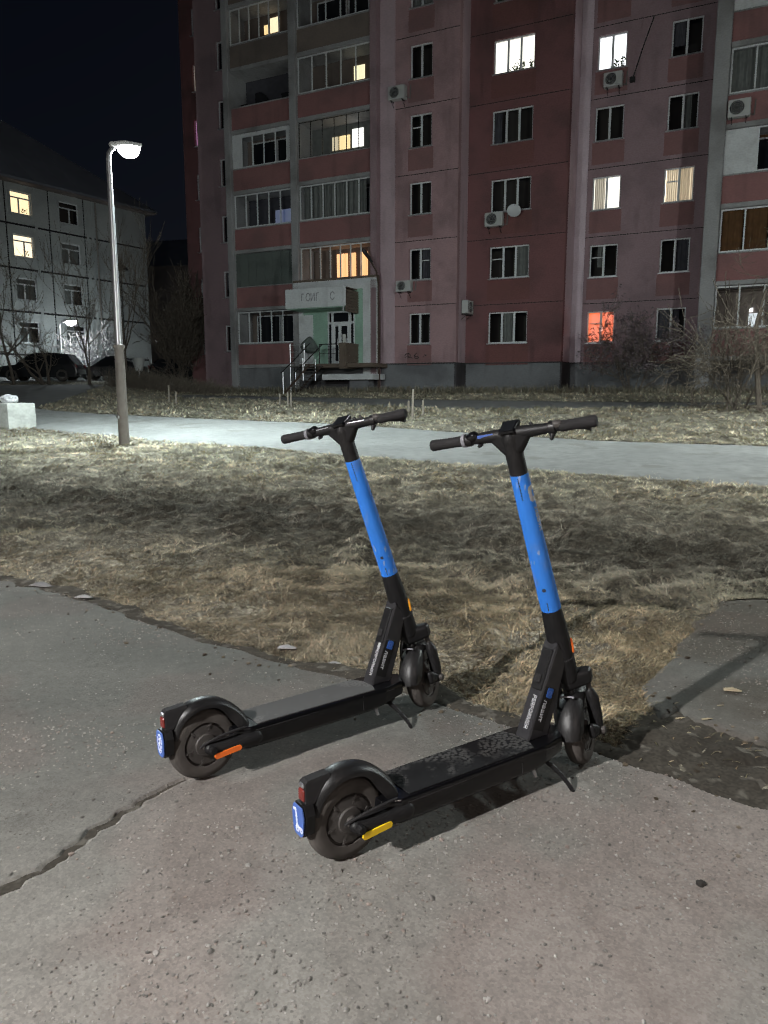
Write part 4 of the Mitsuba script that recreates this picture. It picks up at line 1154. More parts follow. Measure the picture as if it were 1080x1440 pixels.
# ------------------------------------------------------------------ parked cars
def car(pos, yaw, L, W, H, kind, label, paintm='carpaint', hoodm=None):
    t = thing('parked_car', label, 'car', 'parked cars before the panel building')
    X = mat4(rot([0, 0, 1], yaw), (pos[0], pos[1], float(terr(*pos))))
    q = lambda part, m, mt, s=False: put(t + '__' + part, move(m, X), M[mt], s)
    gc, belt = .22, H * .58
    if kind == 'suv':
        body = [(0, gc + .25), (.02, belt * .72), (.10, belt * .86), (.9, belt * .97), (1.15, belt), (L - .15, belt * 1.04), (L - .02, belt * .8), (L, gc + .2), (L - .15, gc), (.2, gc)]
        cabin = [(1.05, belt * .98), (1.85, H * .955), (2.3, H), (L - 1.2, H), (L - .55, H * .96), (L - .12, belt * 1.02)]
    else:
        body = [(0, gc + .2), (.02, belt * .65), (.12, belt * .8), (1.1, belt * .95), (L - .9, belt), (L - .08, belt * .96), (L, gc + .25), (L - .15, gc), (.2, gc)]
        cabin = [(1.0, belt * .93), (1.9, H * .97), (2.3, H), (L - 1.7, H * .985), (L - .75, belt * .98)]
    def prism(pts, half, sh):
        pts = np.array(pts); c0 = pts.mean(0)
        out = []
        for yy, k in ((-half, .955), (-half * .95, .99), (-half * .8, 1.0), (half * .8, 1.0), (half * .95, .99), (half, .955)):
            p = c0 + (pts - c0) * k
            tum = 1 - sh * np.clip((p[:, 1] - belt * .9) / (H - belt * .9), 0, 1)
            out.append(np.column_stack([p[:, 0], yy * tum, p[:, 1]]))
        return loft(out)
    q('body', prism(body, W / 2, 0), paintm, 30)
    q('roof', prism(cabin, W / 2 * .96, .20), paintm, 30)
    cc = np.array(cabin); c0 = cc.mean(0)
    for s_ in (-1, 1):
        for x0, x1 in (((1.45, 2.45), (2.55, 3.45), (3.55, L - .5)) if kind == 'suv' else ((1.5, 2.45), (2.55, L - 1.25))):
            g = Polygon(c0 + (cc - c0) * .86).intersection(sbox(x0, 0, x1, 9))
            if g.is_empty: continue
            e = extr(g, .012)
            v = np.asarray(e.vertices)
            tum = 1 - .20 * np.clip((v[:, 1] - belt * .9) / (H - belt * .9), 0, 1)
            e = trimesh.Trimesh(np.column_stack([v[:, 0], s_ * (W / 2 * .965 * tum + v[:, 2] - .002), v[:, 1]]), e.faces, process=False)
            trimesh.repair.fix_normals(e)
            q('side_window', e, 'carglass')
        q('mirror', hull([((1.35, s_ * (W / 2 + .05), belt * 1.08), .06), ((1.42, s_ * (W / 2 + .14), belt * 1.09), .07)], 8), paintm, 40)
    a, b = np.array(cabin[0]), np.array(cabin[1])
    wq = lambda p, half, o: np.array([[p[0] - .02, -half, p[1] + o], [p[0] - .02, half, p[1] + o]])
    v = np.vstack([wq(a + (b - a) * .08, W * .42, .02), wq(a + (b - a) * .95, W * .36, .02)])
    q('windscreen', trimesh.Trimesh(v, [[0, 2, 1], [1, 2, 3]], process=False), hoodm or 'carglass')
    if hoodm:
        hb = [body[2], body[3]]
        v = np.vstack([wq(np.array(hb[0]) + [.08, .015], W * .40, .012), wq(np.array(hb[1]), W * .44, .02)])
        q('bonnet', trimesh.Trimesh(v, [[0, 2, 1], [1, 2, 3]], process=False), hoodm)
    for x in (.85, L - .85):
        for s_ in (-1, 1):
            i_ = 0
            kw = t + '__wheel'
            while kw + '__tyre' in scene:
                i_ += 1; kw = t + f'__wheel_{i_:03d}'
            Y = mat4(None, (x, s_ * (W / 2 - .10), .33))
            put(kw + '__tyre', move(lathe([(.2, -.11), (.31, -.11), (.34, -.07), (.34, .07), (.31, .11), (.2, .11)], 24, closed=True), X @ Y), M['tyre'], 40)
            put(kw + '__rim', move(lathe([(.001, s_ * .08), (.06, s_ * .09), (.19, s_ * .10), (.205, s_ * .09), (.205, -s_ * .05), (.001, -s_ * .05)], 24), X @ Y), M['galvdull'], 40)
    for s_ in (-1, 1):
        q('headlight', hull([((.10, s_ * W * .40, belt * .76), .07), ((.35, s_ * W * .45, belt * .83), .05), ((.13, s_ * W * .28, belt * .74), .05)], 8), 'ac', 40)
        q('tail_light', hull([((L - .06, s_ * W * .44, belt * .86), .06), ((L - .1, s_ * W * .455, belt * 1.0), .05)], 8), 'redlens', 40)
    q('number_plate', box(-.025, -.005, -.26, .26, .42, .53), 'white')
    q('bumper', cbox(-.05, .3, -W * .47, W * .47, gc, gc + .22, .05), 'blacksatin')


# the noses point left in the picture: local +x runs from nose to tail
car((-21.9, 43.6), .08, 4.45, 1.85, 1.58, 'suv', 'black estate-like off-road car parked side-on below the small lit lamp')
car((-18.7, 46.2), .12, 4.5, 1.75, 1.42, 'saloon', 'low dark car with a frosted bonnet and windscreen, parked behind the black one', hoodm='frosted')
car((-15.9, 48.5), -.10, 4.4, 1.75, 1.45, 'saloon', 'dark car whose roof just shows above the hedge beside the litter bin')


# ------------------------------------------------------------------ bare trees and shrubs
def limb(out, r, p, d, L, rad, depth, bend=.22, up=.10, fork=(2, 3), tip=.35, ang=.6):
    n = 4 if depth > 0 else 3
    pts = [p]
    dd = d / np.linalg.norm(d)
    for i in range(n):
        dd = dd + r.normal(0, bend, 3) * .5 + [0, 0, up]
        dd /= np.linalg.norm(dd)
        pts.append(pts[-1] + dd * L / n)
    out.append((depth, np.array(pts), np.linspace(rad, rad * tip, n + 1)))
    if depth > 0:
        for k in range(r.integers(fork[0], fork[1] + 1)):
            s = r.uniform(.3, 1.0)
            i = min(int(s * n), n - 1)
            q = pts[i] + (pts[i + 1] - pts[i]) * (s * n - i)
            nd = dd + r.normal(0, ang, 3)
            limb(out, r, q, nd, L * r.uniform(.5, .8), rad * (1 - .5 * s) * .62, depth - 1, bend, up, fork, tip, ang)


def bare(key, base, stems, L, rad, depth, label, cat_, group=None, seed=1, spread=.35, thick='bark', thin='twig', fork=(2, 4), up=.08, ang=.6, names=('trunk', 'crown'), toward=None, fine=.005):
    t = thing(key, label, cat_, group)
    r = np.random.default_rng(seed)
    out = []
    for s in range(stems):
        d = np.array([r.normal(0, spread), r.normal(0, spread), 1.0])
        if toward is not None: d[:2] += toward
        p = np.array(base, float) + [r.normal(0, .12) * (stems > 1), r.normal(0, .12) * (stems > 1), -.1]
        limb(out, r, p, d, L * r.uniform(.7, 1.1), rad * r.uniform(.7, 1.1), depth, up=up, fork=fork, ang=ang)
    big = [tube(p, q, 6) for dp, p, q in out if dp >= depth - 1]
    small = [tube(p, np.maximum(q, fine), 4, False) for dp, p, q in out if dp < depth - 1]
    put(t + '__' + names[0], cat(big), M[thick], 50)
    if small: labels[put(t + '__' + names[1], cat(small), M[thin])] = {'kind': 'stuff'}
    return t, out


def spot(u, v): return at(u, v)


shrubs = [((285, 546), 11, 3.3, .036, 'tall bare shrub of many thin stems before the left end of the tall block', 31, .22), ((313, 547), 10, 3.4, .040, 'tall bare shrub with black stems against the grey left pilaster of the block', 32, .25),
          ((255, 545), 10, 2.8, .03, 'lower bare shrub, leftmost of the three by the dark gap', 33, .3)]
for (u, v), ns, L, rad, lab, sd, spd in shrubs:
    bare('bare_shrub', spot(u, v), ns, L, rad, 3, lab, 'shrub', 'bare shrubs at the left end of the tall block', sd, spd, fine=.014, thin='bark', up=.14, ang=.5, fork=(4, 6), names=('stem', 'twigs'))
bare('bare_tree', spot(20, 541), 1, 3.6, .10, 4, 'dark bare tree at the left edge, beside the nose of the black car', 'tree', 'bare trees before the panel building', 41, .06, fine=.008, up=.12, fork=(3, 4))
bare('bare_tree', spot(66, 541), 3, 2.2, .085, 3, 'low bare tree forking near the ground in front of the black car', 'tree', 'bare trees before the panel building', 42, .5, fine=.008, up=.10, fork=(3, 4))
bare('bare_tree', spot(179, 545), 1, 5.6, .085, 4, 'tall slender bare tree right of the lit lamp post', 'tree', 'bare trees before the panel building', 44, .05, fine=.008, up=.22, ang=.42, fork=(3, 4))
bare('bare_tree', spot(128, 541), 2, 3.9, .06, 4, 'thin bare tree between the parked cars and the lamp post', 'tree', 'bare trees before the panel building', 46, .16, fine=.008, up=.2, ang=.45, fork=(2, 4))
bare('lamplit_tree', [-18.9, 48.3, float(terr(-18.9, 48.3))], 2, 2.0, .07, 4, 'small pale bare tree glowing white in the light of the small lamp', 'tree', None, 45, .12, fine=.022, thick='paletwig', thin='paletwig', up=.03, ang=.85, fork=(4, 5), toward=np.array([-.25, 0]))
# right-hand side shrubs
t, out = bare('lilac_bush', BM[:3, 0] * -4.75 + BM[:3, 1] * 30.6 + [0, 0, 1.15], 7, 1.85, .035, 3, 'rounded dark lilac bush with withered leaves under the orange-lit window', 'bush', None, 51, .42, up=.06, fork=(3, 4), names=('stem', 'twigs'), fine=.008)
r2 = np.random.default_rng(52)
tips = np.vstack([p[-2:] for dp, p, q in out if dp <= 1])
lv = []
for c0 in tips[r2.integers(0, len(tips), 5200)]:
    if c0[2] < 2.1: continue
    lv.append(leafquad(c0 + r2.normal(0, .10, 3), r2.normal(size=3), r2.uniform(.035, .075)))
put(t + '__leaves', cat(lv), M['leaf'])
labels[t + '__leaves'] = {'kind': 'stuff'}
bare('thorny_shrub', spot(1035, 578), 10, 2.1, .026, 3, 'sprawling bare shrub with pale crossing twigs at the right edge of the grass', 'shrub', None, 53, .75, fine=.008, thin='twig', up=.03, fork=(3, 5), ang=.85, names=('stem', 'twigs'))
bare('thorny_shrub', spot(985, 577), 6, 1.3, .018, 3, 'low bare shrub with long pale twigs reaching left over the path', 'shrub', None, 54, .8, fine=.007, thin='twig', up=.02, fork=(2, 4), ang=.8, names=('stem', 'twigs'))
bare('young_tree', spot(1068, 581), 1, 3.6, .10, 4, 'bare tree with a thick pale trunk at the right edge, in front of the balconies', 'tree', None, 56, .08, up=.10, ang=.7, fork=(3, 5))
# the hedge along the yard: a mass of dry twigs
hd = []
r3 = np.random.default_rng(61)
for _ in range(2600):
    s = r3.random()
    c0 = np.array([-14.2 + 6.2 * s, 40.5 - 4.4 * s]) + r3.normal(0, .45, 2)
    z0 = float(terr(*c0))
    h_ = r3.uniform(.35, 1.0) * (1.15 - .45 * s)
    p0 = np.array([*c0, z0 - .05])
    d = np.array([r3.normal(0, .3), r3.normal(0, .3), 1.0])
    hd.append(tube([p0, p0 + d * h_ * .5 + r3.normal(0, .04, 3), p0 + d * h_ + r3.normal(0, .1, 3)], [.010, .008, .004], 3, False))
setting('undergrowth', cat(hd), M['twig'], False, 'stuff', 'low brown tangle of dry undergrowth behind the grass strip')

# ------------------------------------------------------------------ litter on the ground
bits = [((1030, 977), .075, -.25, 'longest pale wood splinter on the slab at the right edge'), ((1013, 999), .03, .1, 'short thick wood chip in the middle of the right slab'), ((995, 1018), .055, .2, 'flat pale splinter lowest on the right slab'),
        ((957, 1013), .05, .3, 'grey splinter at the left end of the right slab'), ((952, 996), .032, .6, 'curled chip where the scooter shadow crosses the slab edge'), ((944, 1076), .028, .5, 'white splinter on the dark dirt right of the front wheel'),
        ((58, 826), .16, -.35, 'pale flat scrap on the grass edge at far left'), ((118, 845), .11, -.2, 'second pale scrap along the grass edge at left'), ((404, 916), .10, -.15, 'pale flat scrap on the asphalt edge below the left scooter stem'), ((470, 937), .07, .1, 'small pale scrap where grass meets asphalt before the left scooter')]
for (u, v), L, yaw, lab in bits:
    t = thing('wood_chip', lab, 'wood chip', 'wood chips and scraps on the ground')
    q = at(u, v)
    wdt = L * .2 if L < .07 else L * .42
    m = trimesh.convex.convex_hull(np.array([[-L / 2, -wdt * .4, 0], [-L / 2 * .9, wdt * .5, .002], [L / 2, wdt * .25, 0], [L / 2 * .85, -wdt * .5, .004], [0, wdt * .3, wdt * .35], [-L * .2, -wdt * .3, wdt * .3]]))
    m = move(m, mat4(rot([0, 0, 1], yaw), q))
    zz = float(np.maximum(pave_z(np.array([q[0]]), np.array([q[1]])), ground_z(np.array([q[0]]), np.array([q[1]])))[0])
    m.apply_translation([0, 0, zz - q[2] + (.006 if L < .09 else .012)])
    put(t, m, M['concrete'] if L >= .07 and u < 500 else M['chip'])
t = thing('dark_stone', 'small black lump lying alone on the asphalt at lower right', 'stone')
q = at(985, 1254)
st = trimesh.creation.icosphere(subdivisions=2, radius=1)
sv = np.asarray(st.vertices)
st.vertices = sv * (1 + .6 * (meshkit.noise(sv * 1.7, 4)[:, None] - .5)) * [.013, .010, .008] + q + [0, 0, .016]
put(t, st, M['stone'], 40)
t = thing('stick', 'dry forked twig lying on the grass right of the blue stem', 'stick')
q, q2 = at(790, 765), at(828, 738)
put(t, cat([tube([q + [0, 0, .05], (q + q2) / 2 + [.03, 0, .09], q2 + [0, 0, .06]], [.006, .006, .004], 6), tube([(q + q2) / 2 + [.03, 0, .09], (q + q2) / 2 + [.16, .10, .08]], [.004, .002], 5)]), M['twig'])

# ------------------------------------------------------------------ the two electric scooters
RW, WB, RAKE = .114, .942, .328
AXL = np.array([WB, 0, .127])
ES = np.array([-math.sin(RAKE), 0, math.cos(RAKE)])
USV = np.eye(4)
USV[:3, 0], USV[:3, 1], USV[:3, 2] = [math.cos(RAKE), 0, math.sin(RAKE)], [0, 1, 0], ES


def text3(txt, h, bold, ex, ey, o, depth=.0012, squeeze=1.0):
    m = meshkit.text_mesh(txt, h, depth, bold)
    m.apply_translation([-m.bounds[0][0], -h / 2, 0])
    ex, ey = np.asarray(ex, float), np.asarray(ey, float)
    R = np.column_stack([ex * squeeze, ey, np.cross(ex, ey)])
    return move(m, mat4(R, o))


def tyre_mesh():
    prof = [(.072, -.026), (.088, -.028), (.101, -.027), (.109, -.021), (.1132, -.012), (.1145, -.006), (.1136, -.003), (.1136, .003), (.1145, .006), (.1132, .012), (.109, .021), (.101, .027), (.088, .028), (.072, .026)]
    return lathe(prof, 72, closed=True)


def hub_mesh(motor=True):
    p = [(.001, -.046), (.014, -.046), (.016, -.034), (.034, -.032), (.037, -.027), (.064, -.024), (.067, -.017), (.075, -.022), (.075, .022), (.067, .017), (.064, .024), (.037, .027), (.034, .032), (.016, .034), (.014, .046), (.001, .046)]
    m = [lathe(p, 48)]
    for s_ in (-1, 1):
        for k in range(6):
            a = k * math.pi / 3 + .3
            m.append(lathe([(.001, s_ * .0275), (.0045, s_ * .0275), (.0045, s_ * .022)], 8).apply_translation([.058 * math.cos(a), 0, .058 * math.sin(a)]))
            m.append(cbox(-.0035, .0035, -.0008, .0008, .04, .069, .0005).apply_transform(mat4(rot([0, 1, 0], a), (0, s_ * .0255, 0))))
    return cat(m)


def fender(cx, cz, phis, rad, halfw, lip, t=.004, dome=.018):
    """A mudguard: arch of given radii over the angles, domed across, with lips down its sides."""
    O, I = [], []
    ys = np.linspace(-1, 1, 13)
    for ph, r, hw, lp_ in zip(phis, rad, halfw, lip):
        d = np.array([math.cos(ph), 0, math.sin(ph)])
        row_o, row_i = [np.array([cx, -hw, cz]) + d * (r - dome - lp_)], [np.array([cx, -hw + t, cz]) + d * (r - dome - lp_)]
        for y in ys:
            rr = r - dome * (abs(y) ** 2.6)
            row_o.append(np.array([cx, y * hw, cz]) + d * rr)
            row_i.append(np.array([cx, y * (hw - t), cz]) + d * (rr - t))
        row_o.append(np.array([cx, hw, cz]) + d * (r - dome - lp_)); row_i.append(np.array([cx, hw - t, cz]) + d * (r - dome - lp_))
        O.append(row_o); I.append(row_i)
    return shell(np.array(O), np.array(I))


def smooth_pts(pts, n):
    from scipy.interpolate import CubicSpline
    p = np.asarray(pts, float)
    return CubicSpline(np.arange(len(p)), p)(np.linspace(0, len(p) - 1, n))


def scooter(x, y, psi, lean, steer, label, rear_col, front_col, matm, plate, front_logo, extras):
    t = thing('electric_scooter', label, 'electric scooter')
    B = mat4(rot([0, 0, 1], psi) @ rot([1, 0, 0], lean), (x, y, float(terr(x, y)) + .014))
    S = B @ mat4(None, AXL) @ mat4(rot(ES, steer))
    U = S @ USV
    q = lambda part, m, mt, s=35, X=B: put(t + '__' + part, move(m, X), M[mt], s)
    # deck
    plan = Polygon([(.10, -.060), (.15, -.078), (.70, -.080), (.79, -.062), (.83, -.02), (.83, .02), (.79, .062), (.70, .080), (.15, .078), (.10, .060)]).buffer(.015, join_style=1).buffer(-.012, join_style=1)
    ring = np.array(plan.exterior.segmentize(.02).coords)[:-1]
    cen = np.array([.46, 0])
    def lvl(z, inset, bow=0.0):
        p = ring.copy()
        p[:, 1] = p[:, 1] - np.sign(p[:, 1]) * np.minimum(np.abs(p[:, 1]), inset)
        p[:, 0] = cen[0] + (p[:, 0] - cen[0]) * (1 - inset * 1.6)
        return np.column_stack([p, np.full(len(p), z) + bow * smst(.62, .86, p[:, 0])])
    q('deck', loft([lvl(.074, .020, .035), lvl(.080, .010, .03), lvl(.092, .003, .015), lvl(.135, .001), lvl(.147, .002), lvl(.1525, .006)]), 'gloss')
    mp = Polygon([(.185, -.066), (.655, -.069), (.672, -.03), (.672, .03), (.655, .069), (.185, .066)]).buffer(.006).buffer(-.003)
    dm = extr(mp, .004); dm.apply_translation([0, 0, .1515])
    ribs = [dm]
    q('deck_mat', cat(ribs), matm, False)
    q('deck_seam', cat([box(.17, .74, s_ * .0800 - .0006, s_ * .0800 + .0006, .137, .1395) for s_ in (-1, 1)]), 'grey_paint', False)
    q('deck_seam', box(.598, .6005, -.0812, -.0795, .09, .146), 'grey_paint', False)
    # rear arms
    for s_ in (-1, 1):
        q('rear_arm', hull([((.018, s_ * .058, RW - .002), .019), ((.03, s_ * .066, .103), .016), ((.10, s_ * .068, .105), .017), ((.17, s_ * .062, .112), .030), ((.17, s_ * .058, .10), .022)], 14), 'blacksatin', 40)
        kr = f'{t}__rear_arm' if s_ == -1 else f'{t}__rear_arm_001'
        rf = move(extr(LineString([(.028, .0935), (.104, .1005)]).buffer(.0088), .0045), mat4(np.array([[1, 0, 0], [0, 0, -1], [0, 1, 0]]), (0, .0895 if s_ > 0 else -.085, 0)))
        put(kr + '__reflector', move(rf, B), M[rear_col], 40)
        put(kr + '__axle_nut', move(lathe([(.001, s_ * .092), (.010, s_ * .092), (.012, s_ * .080), (.012, s_ * .07)], 10).apply_translation([.018, 0, RW]), B), M['blacksatin'])
    cable = smooth_pts([(.17, -.05, .14), (.10, -.074, .155), (.03, -.07, .145), (-.01, -.05, .12)], 14)
    q('motor_cable', tube(cable, .0045, 7), 'rubber')
    # rear wheel
    RX = .018
    put(t + '__rear_wheel__tyre', move(tyre_mesh(), B @ mat4(None, (RX, 0, RW))), M['tyre'], 40)
    put(t + '__rear_wheel__hub', move(hub_mesh(), B @ mat4(None, (RX, 0, RW))), M['hub'], 35)
    # rear mudguard, tail box, tail light, number plate
    ph = np.radians(np.linspace(8, 158, 34))
    d_ = np.degrees(ph)
    rad = .150 + .010 * smst(55, 8, d_) - .025 * smst(100, 156, d_)
    hw = .038 + .022 * smst(52, 8, d_) - .010 * smst(105, 140, d_)
    lip = .010 + .022 * smst(75, 30, d_) - .004 * smst(105, 140, d_)
    q('rear_fender', fender(.018, RW, ph, rad, hw, lip), 'black', 50)
    fk = t + '__rear_fender'
    put(fk + '__tail_box', move(trimesh.convex.convex_hull(np.array([[-.035, s_ * .015, .258] for s_ in (-1, 1)] + [[-.098, s_ * .014, .254] for s_ in (-1, 1)] + [[-.106, s_ * .016, .246] for s_ in (-1, 1)] + [[-.106, s_ * .018, .192] for s_ in (-1, 1)] + [[-.085, s_ * .02, .19] for s_ in (-1, 1)] + [[-.03, s_ * .02, .245] for s_ in (-1, 1)])), B), M['rubber'], 30)
    put(fk + '__tail_light', move(cbox(-.113, -.1045, -.014, .014, .198, .232, .004), B), M['redlens'], 30)
    put(fk + '__lamp_glass', move(cbox(-.1125, -.104, -.011, .011, .234, .246, .003), B), M['steel'], 30)
    pl = Polygon([(-.026, .042), (.026, .042), (.037, .018), (.030, -.036), (.016, -.046), (-.016, -.046), (-.030, -.036), (-.037, .018)])
    pl = shapely.affinity.scale(pl, .84, .92)
    toP = mat4(np.array([[0, 0, -1], [-1, 0, 0], [0, 1, 0]]), (-.119, 0, .150))
    hb = extr(pl.buffer(.003), .026); hb.apply_translation([0, 0, -.030])
    put(fk + '__plate_holder', move(hb, B @ toP), M['blacksatin'], 30)
    put(fk + '__number_plate', move(extr(pl, .003), B @ toP), M['platebl'], 30)
    if plate == 'pictogram':
        l_ = [LineString([(-.020, .024), (-.010, .026), (-.002, -.020)]), LineString([(-.006, -.016), (.016, -.020)])]
        em = unary_union([k_.buffer(.0035) for k_ in l_] + [shapely.Point(-.002, -.024).buffer(.009).difference(shapely.Point(-.002, -.024).buffer(.004)), shapely.Point(.019, -.022).buffer(.008).difference(shapely.Point(.019, -.022).buffer(.0035))])
    else:
        e0 = shapely.affinity.scale(shapely.Point(0, 0).buffer(.02), .95, 1.55)
        em = unary_union([e0.difference(shapely.affinity.scale(e0, .80, .86)), LineString([(-.006, .012), (.002, .016), (.005, .004), (-.006, -.002), (.004, -.012)]).buffer(.0035), shapely.Point(0, -.019).buffer(.005).difference(shapely.Point(0, -.019).buffer(.002))])
    em = extr(em, .0012); em.apply_translation([0, 0, .003])
    put(fk + '__plate_emblem', move(em, B @ toP), M['platew'])
    # kickstand
    q('kickstand', tube(smooth_pts([(.735, -.045, .088), (.735, -.066, .075), (.752, -.088, .052), (.772, -.116, .012), (.778, -.124, -.010)], 16), np.linspace(.0085, .0062, 16), 9), 'blacksatin', 50)
    q('kickstand_bracket', hull([((.715, -.042, .094), .014), ((.755, -.044, .096), .014), ((.735, -.05, .082), .010)], 10), 'blacksatin')
    q('peg', tube([(.665, -.055, .09), (.672, -.066, .052)], [.007, .006], 8), 'steel')
    # strut between deck and steering head
    r0, r1, f0, f1 = np.array([.672, .150]), np.array([.800, .448]), np.array([.762, .150]), np.array([.845, .395])
    prof = np.array([r0, f0, f0 + (f1 - f0) * .5 + [.004, 0], f1, r1])
    pc = Polygon(prof)
    rings = []
    for y_, ins in ((-.029, .006), (-.026, 0), (.026, 0), (.029, .006)):
        c = np.array(pc.buffer(-ins, join_style=2).exterior.coords)[:-1]
        o_ = np.argmin(np.linalg.norm(c - r0, axis=1)); c = np.roll(c, -o_, axis=0)
        if Polygon(c).exterior.is_ccw is False: c = np.roll(c[::-1], 1, axis=0)
        rings.append(np.column_stack([c[:, 0], np.full(len(c), y_), c[:, 1]]))
    q('strut', loft(rings), 'grey_paint', 25)
    dwn = np.array([r0[0] - r1[0], 0, r0[1] - r1[1]]); Ls = np.linalg.norm(dwn); dwn /= Ls
    fw = np.array([-dwn[2], 0, dwn[0]])
    R1 = np.array([r1[0], 0, r1[1]])
    k_ = t + '__strut'
    cv = cbox(0, .135, -.021, .021, 0, .007, .003)
    put(k_ + '__latch_cover', move(cv, B @ mat4(np.column_stack([dwn, [0, -1, 0], -fw]), R1 + dwn * .025)), M['blacksatin'], 30)
    put(k_ + '__latch', move(cbox(.10, .128, -.012, .012, .006, .014, .003), B @ mat4(np.column_stack([dwn, [0, -1, 0], -fw]), R1 + dwn * .01)), M['rubber'], 30)
    put(k_ + '__lettering', move(text3('PERFORMER', .0145, True, dwn, [0, -1, 0], R1 + dwn * .178 + np.array([0, -.004, 0]) - fw * .0002, squeeze=.93), B), M['decalw'])
    put(k_ + '__dark_label', move(cat([cbox(.145, .285, .004, .052, 0, .0012, .0004)]), B @ mat4(np.column_stack([dwn, fw, [0, -1, 0]]), R1 + np.array([0, -.0290, 0]) - dwn * .005)), M['black'])
    put(k_ + '__lettering', move(text3('лавит', .0165, True, dwn, fw, R1 + dwn * .182 + fw * .024 + np.array([0, -.0300, 0]), squeeze=1.12), B), M['decalw'])
    bd = extr(sbox(-.011, -.008, .011, .008).buffer(.005), .0016)
    put(k_ + '__badge', move(bd, B @ mat4(np.column_stack([dwn, fw, [0, -1, 0]]), R1 + dwn * .158 + fw * .030 + np.array([0, -.0300, 0]))), M['bluebadge'])
    bn = extr(shapely.Point(0, 0).buffer(.008).difference(shapely.Point(0, 0).buffer(.0045)), .0008)
    put(k_ + '__badge_mark', move(bn, B @ mat4(np.column_stack([dwn, fw, [0, -1, 0]]), R1 + dwn * .158 + fw * .030 + np.array([0, -.0316, 0]))), M['platebl'])
    # steering: usv axes from the front axle
    def prof(pr, mt, part, s_=40, ell=1.0):
        m = lathe(pr, 36, 'z'); m.vertices = m.vertices * [1, ell, 1]
        return q(part, m, mt, s_, U)
    prof([(.001, .188), (.034, .188), (.037, .195), (.037, .29), (.0365, .36), (.034, .42), (.0315, .455), (.001, .4555)], 'blacksatin', 'steering_tube')
    prof([(.0345, .268), (.0385, .272), (.0385, .276), (.0345, .280)], 'rubber', 'head_seal')
    prof([(.029, .4545), (.0318, .4548), (.0322, .458), (.0312, .60), (.0295, .78), (.0275, .914), (.0268, .9175), (.02, .918)], 'blue', 'stem', 50)
    sk = t + '__stem'
    aa = -2.15 if True else 0
    slit = lambda s0, s1, ph_: trimesh.convex.convex_hull(np.array([[(.0315 - .004 * (s_ - .458) / .456 + dr_) * math.cos(ph_ + w_), (.0315 - .004 * (s_ - .458) / .456 + dr_) * math.sin(ph_ + w_), s_] for s_ in (s0, s1) for w_ in (-.035, .035) for dr_ in (-.003, .0012)]))
    cam = math.atan2(-y - 0 - .3, -x - .45) - psi - steer
    put(sk + '__clamp_slot', move(slit(.84, .912, cam - .25), U), M['joint'])
    put(sk + '__clamp_slot', move(slit(.462, .492, cam - .25), U), M['joint'])
    hl = lathe([(.001, 0), (.006, 0), (.006, .002), (.001, .002)], 14, 'x')
    put(sk + '__bolt_hole', move(hl.apply_transform(mat4(rot([0, 0, 1], cam - .25), (.0305 * math.cos(cam - .25), .0305 * math.sin(cam - .25), .535))), U), M['joint'])
    def wrap(m, ph0, s0):
        v = np.asarray(m.vertices); r_s = .0315 - .004 * (s0 - v[:, 0] - .458) / .456 + .0004 + v[:, 2]
        a = ph0 + v[:, 1] / .029
        return trimesh.Trimesh(np.column_stack([r_s * np.cos(a), r_s * np.sin(a), s0 - v[:, 0]]), m.faces, process=False)
    if front_logo:
        lg = extr(sbox(0, -.012, .030, .012).buffer(.010).difference(sbox(.008, -.005, .022, .005).buffer(.004)), .0006)
        lg = lg.subdivide().subdivide()
        put(sk + '__logo', move(wrap(lg, cam + 1.30, .868), U), M['decalw'])
        tx = meshkit.text_mesh('лавит', .022, .0006, True); tx.apply_translation([-tx.bounds[0][0], -.011, 0])
        put(sk + '__lettering', move(wrap(tx.subdivide(), cam + 1.22, .81), U), M['decalw'])
    prof([(.001, .9165), (.0262, .9170), (.0270, .92), (.0270, .985), (.029, 1.02), (.030, 1.035), (.022, 1.052), (.001, 1.055)], 'black', 'stem_neck', 45)
    q('handlebar', cat([hull([((0, -.012, 1.0), .024), ((0, .012, 1.0), .024), ((0, .055, 1.043), .015), ((0, -.055, 1.043), .015), ((0.0, 0, 1.04), .024)], 18), tube([(0, v_, 1.043 + .0 * v_) for v_ in (-.25, -.14, -.05, .05, .14, .25)], [.0112, .0135, .019, .019, .0135, .0112], 16)]), 'blacksatin', 45, U)
    hk = t + '__handlebar'
    for s_ in (-1, 1):
        g = lathe([(.001, .254), (.0145, .254), (.0168, .250), (.0172, .24), (.0160, .21), (.0158, .17), (.0166, .152), (.0135, .150), (.001, .150)], 24, 'y')
        g.vertices = g.vertices * [1, s_, 1]
        if s_ < 0: g.invert()
        q('grip', g, 'rubber', 40, U @ mat4(None, (0, 0, 1.043)))
        c_ = lathe([(.0115, .118), (.0185, .118), (.0195, .121), (.0195, .134), (.0185, .137), (.0115, .137)], 20)
        c_.vertices = c_.vertices * [1, s_, 1]
        put(hk + '__clamp', move(c_, U @ mat4(None, (0, 0, 1.043))), M['black'], 40)
    put(hk + '__grip_ring', move(lathe([(.0115, .138), (.0205, .138), (.0215, .141), (.0200, .149), (.0115, .150)], 24), U @ mat4(None, (0, 0, 1.043))), M['ring'], 40)
    put(hk + '__bell', move(hull([((-.004, .110, 1.052), .017), ((-.004, .122, 1.05), .015)], 14), U), M['gloss'], 50)
    put(hk + '__clamp_screw', move(hull([((-.006, .098, 1.022), .006), ((.0, .092, 1.024), .006)], 10), U), M['blacksatin'])
    put(hk + '__throttle', move(hull([((-.006, -.126, 1.026), .009), ((-.016, -.124, 1.016), .006), ((0, -.13, 1.03), .008)], 12), U), M['blacksatin'], 40)
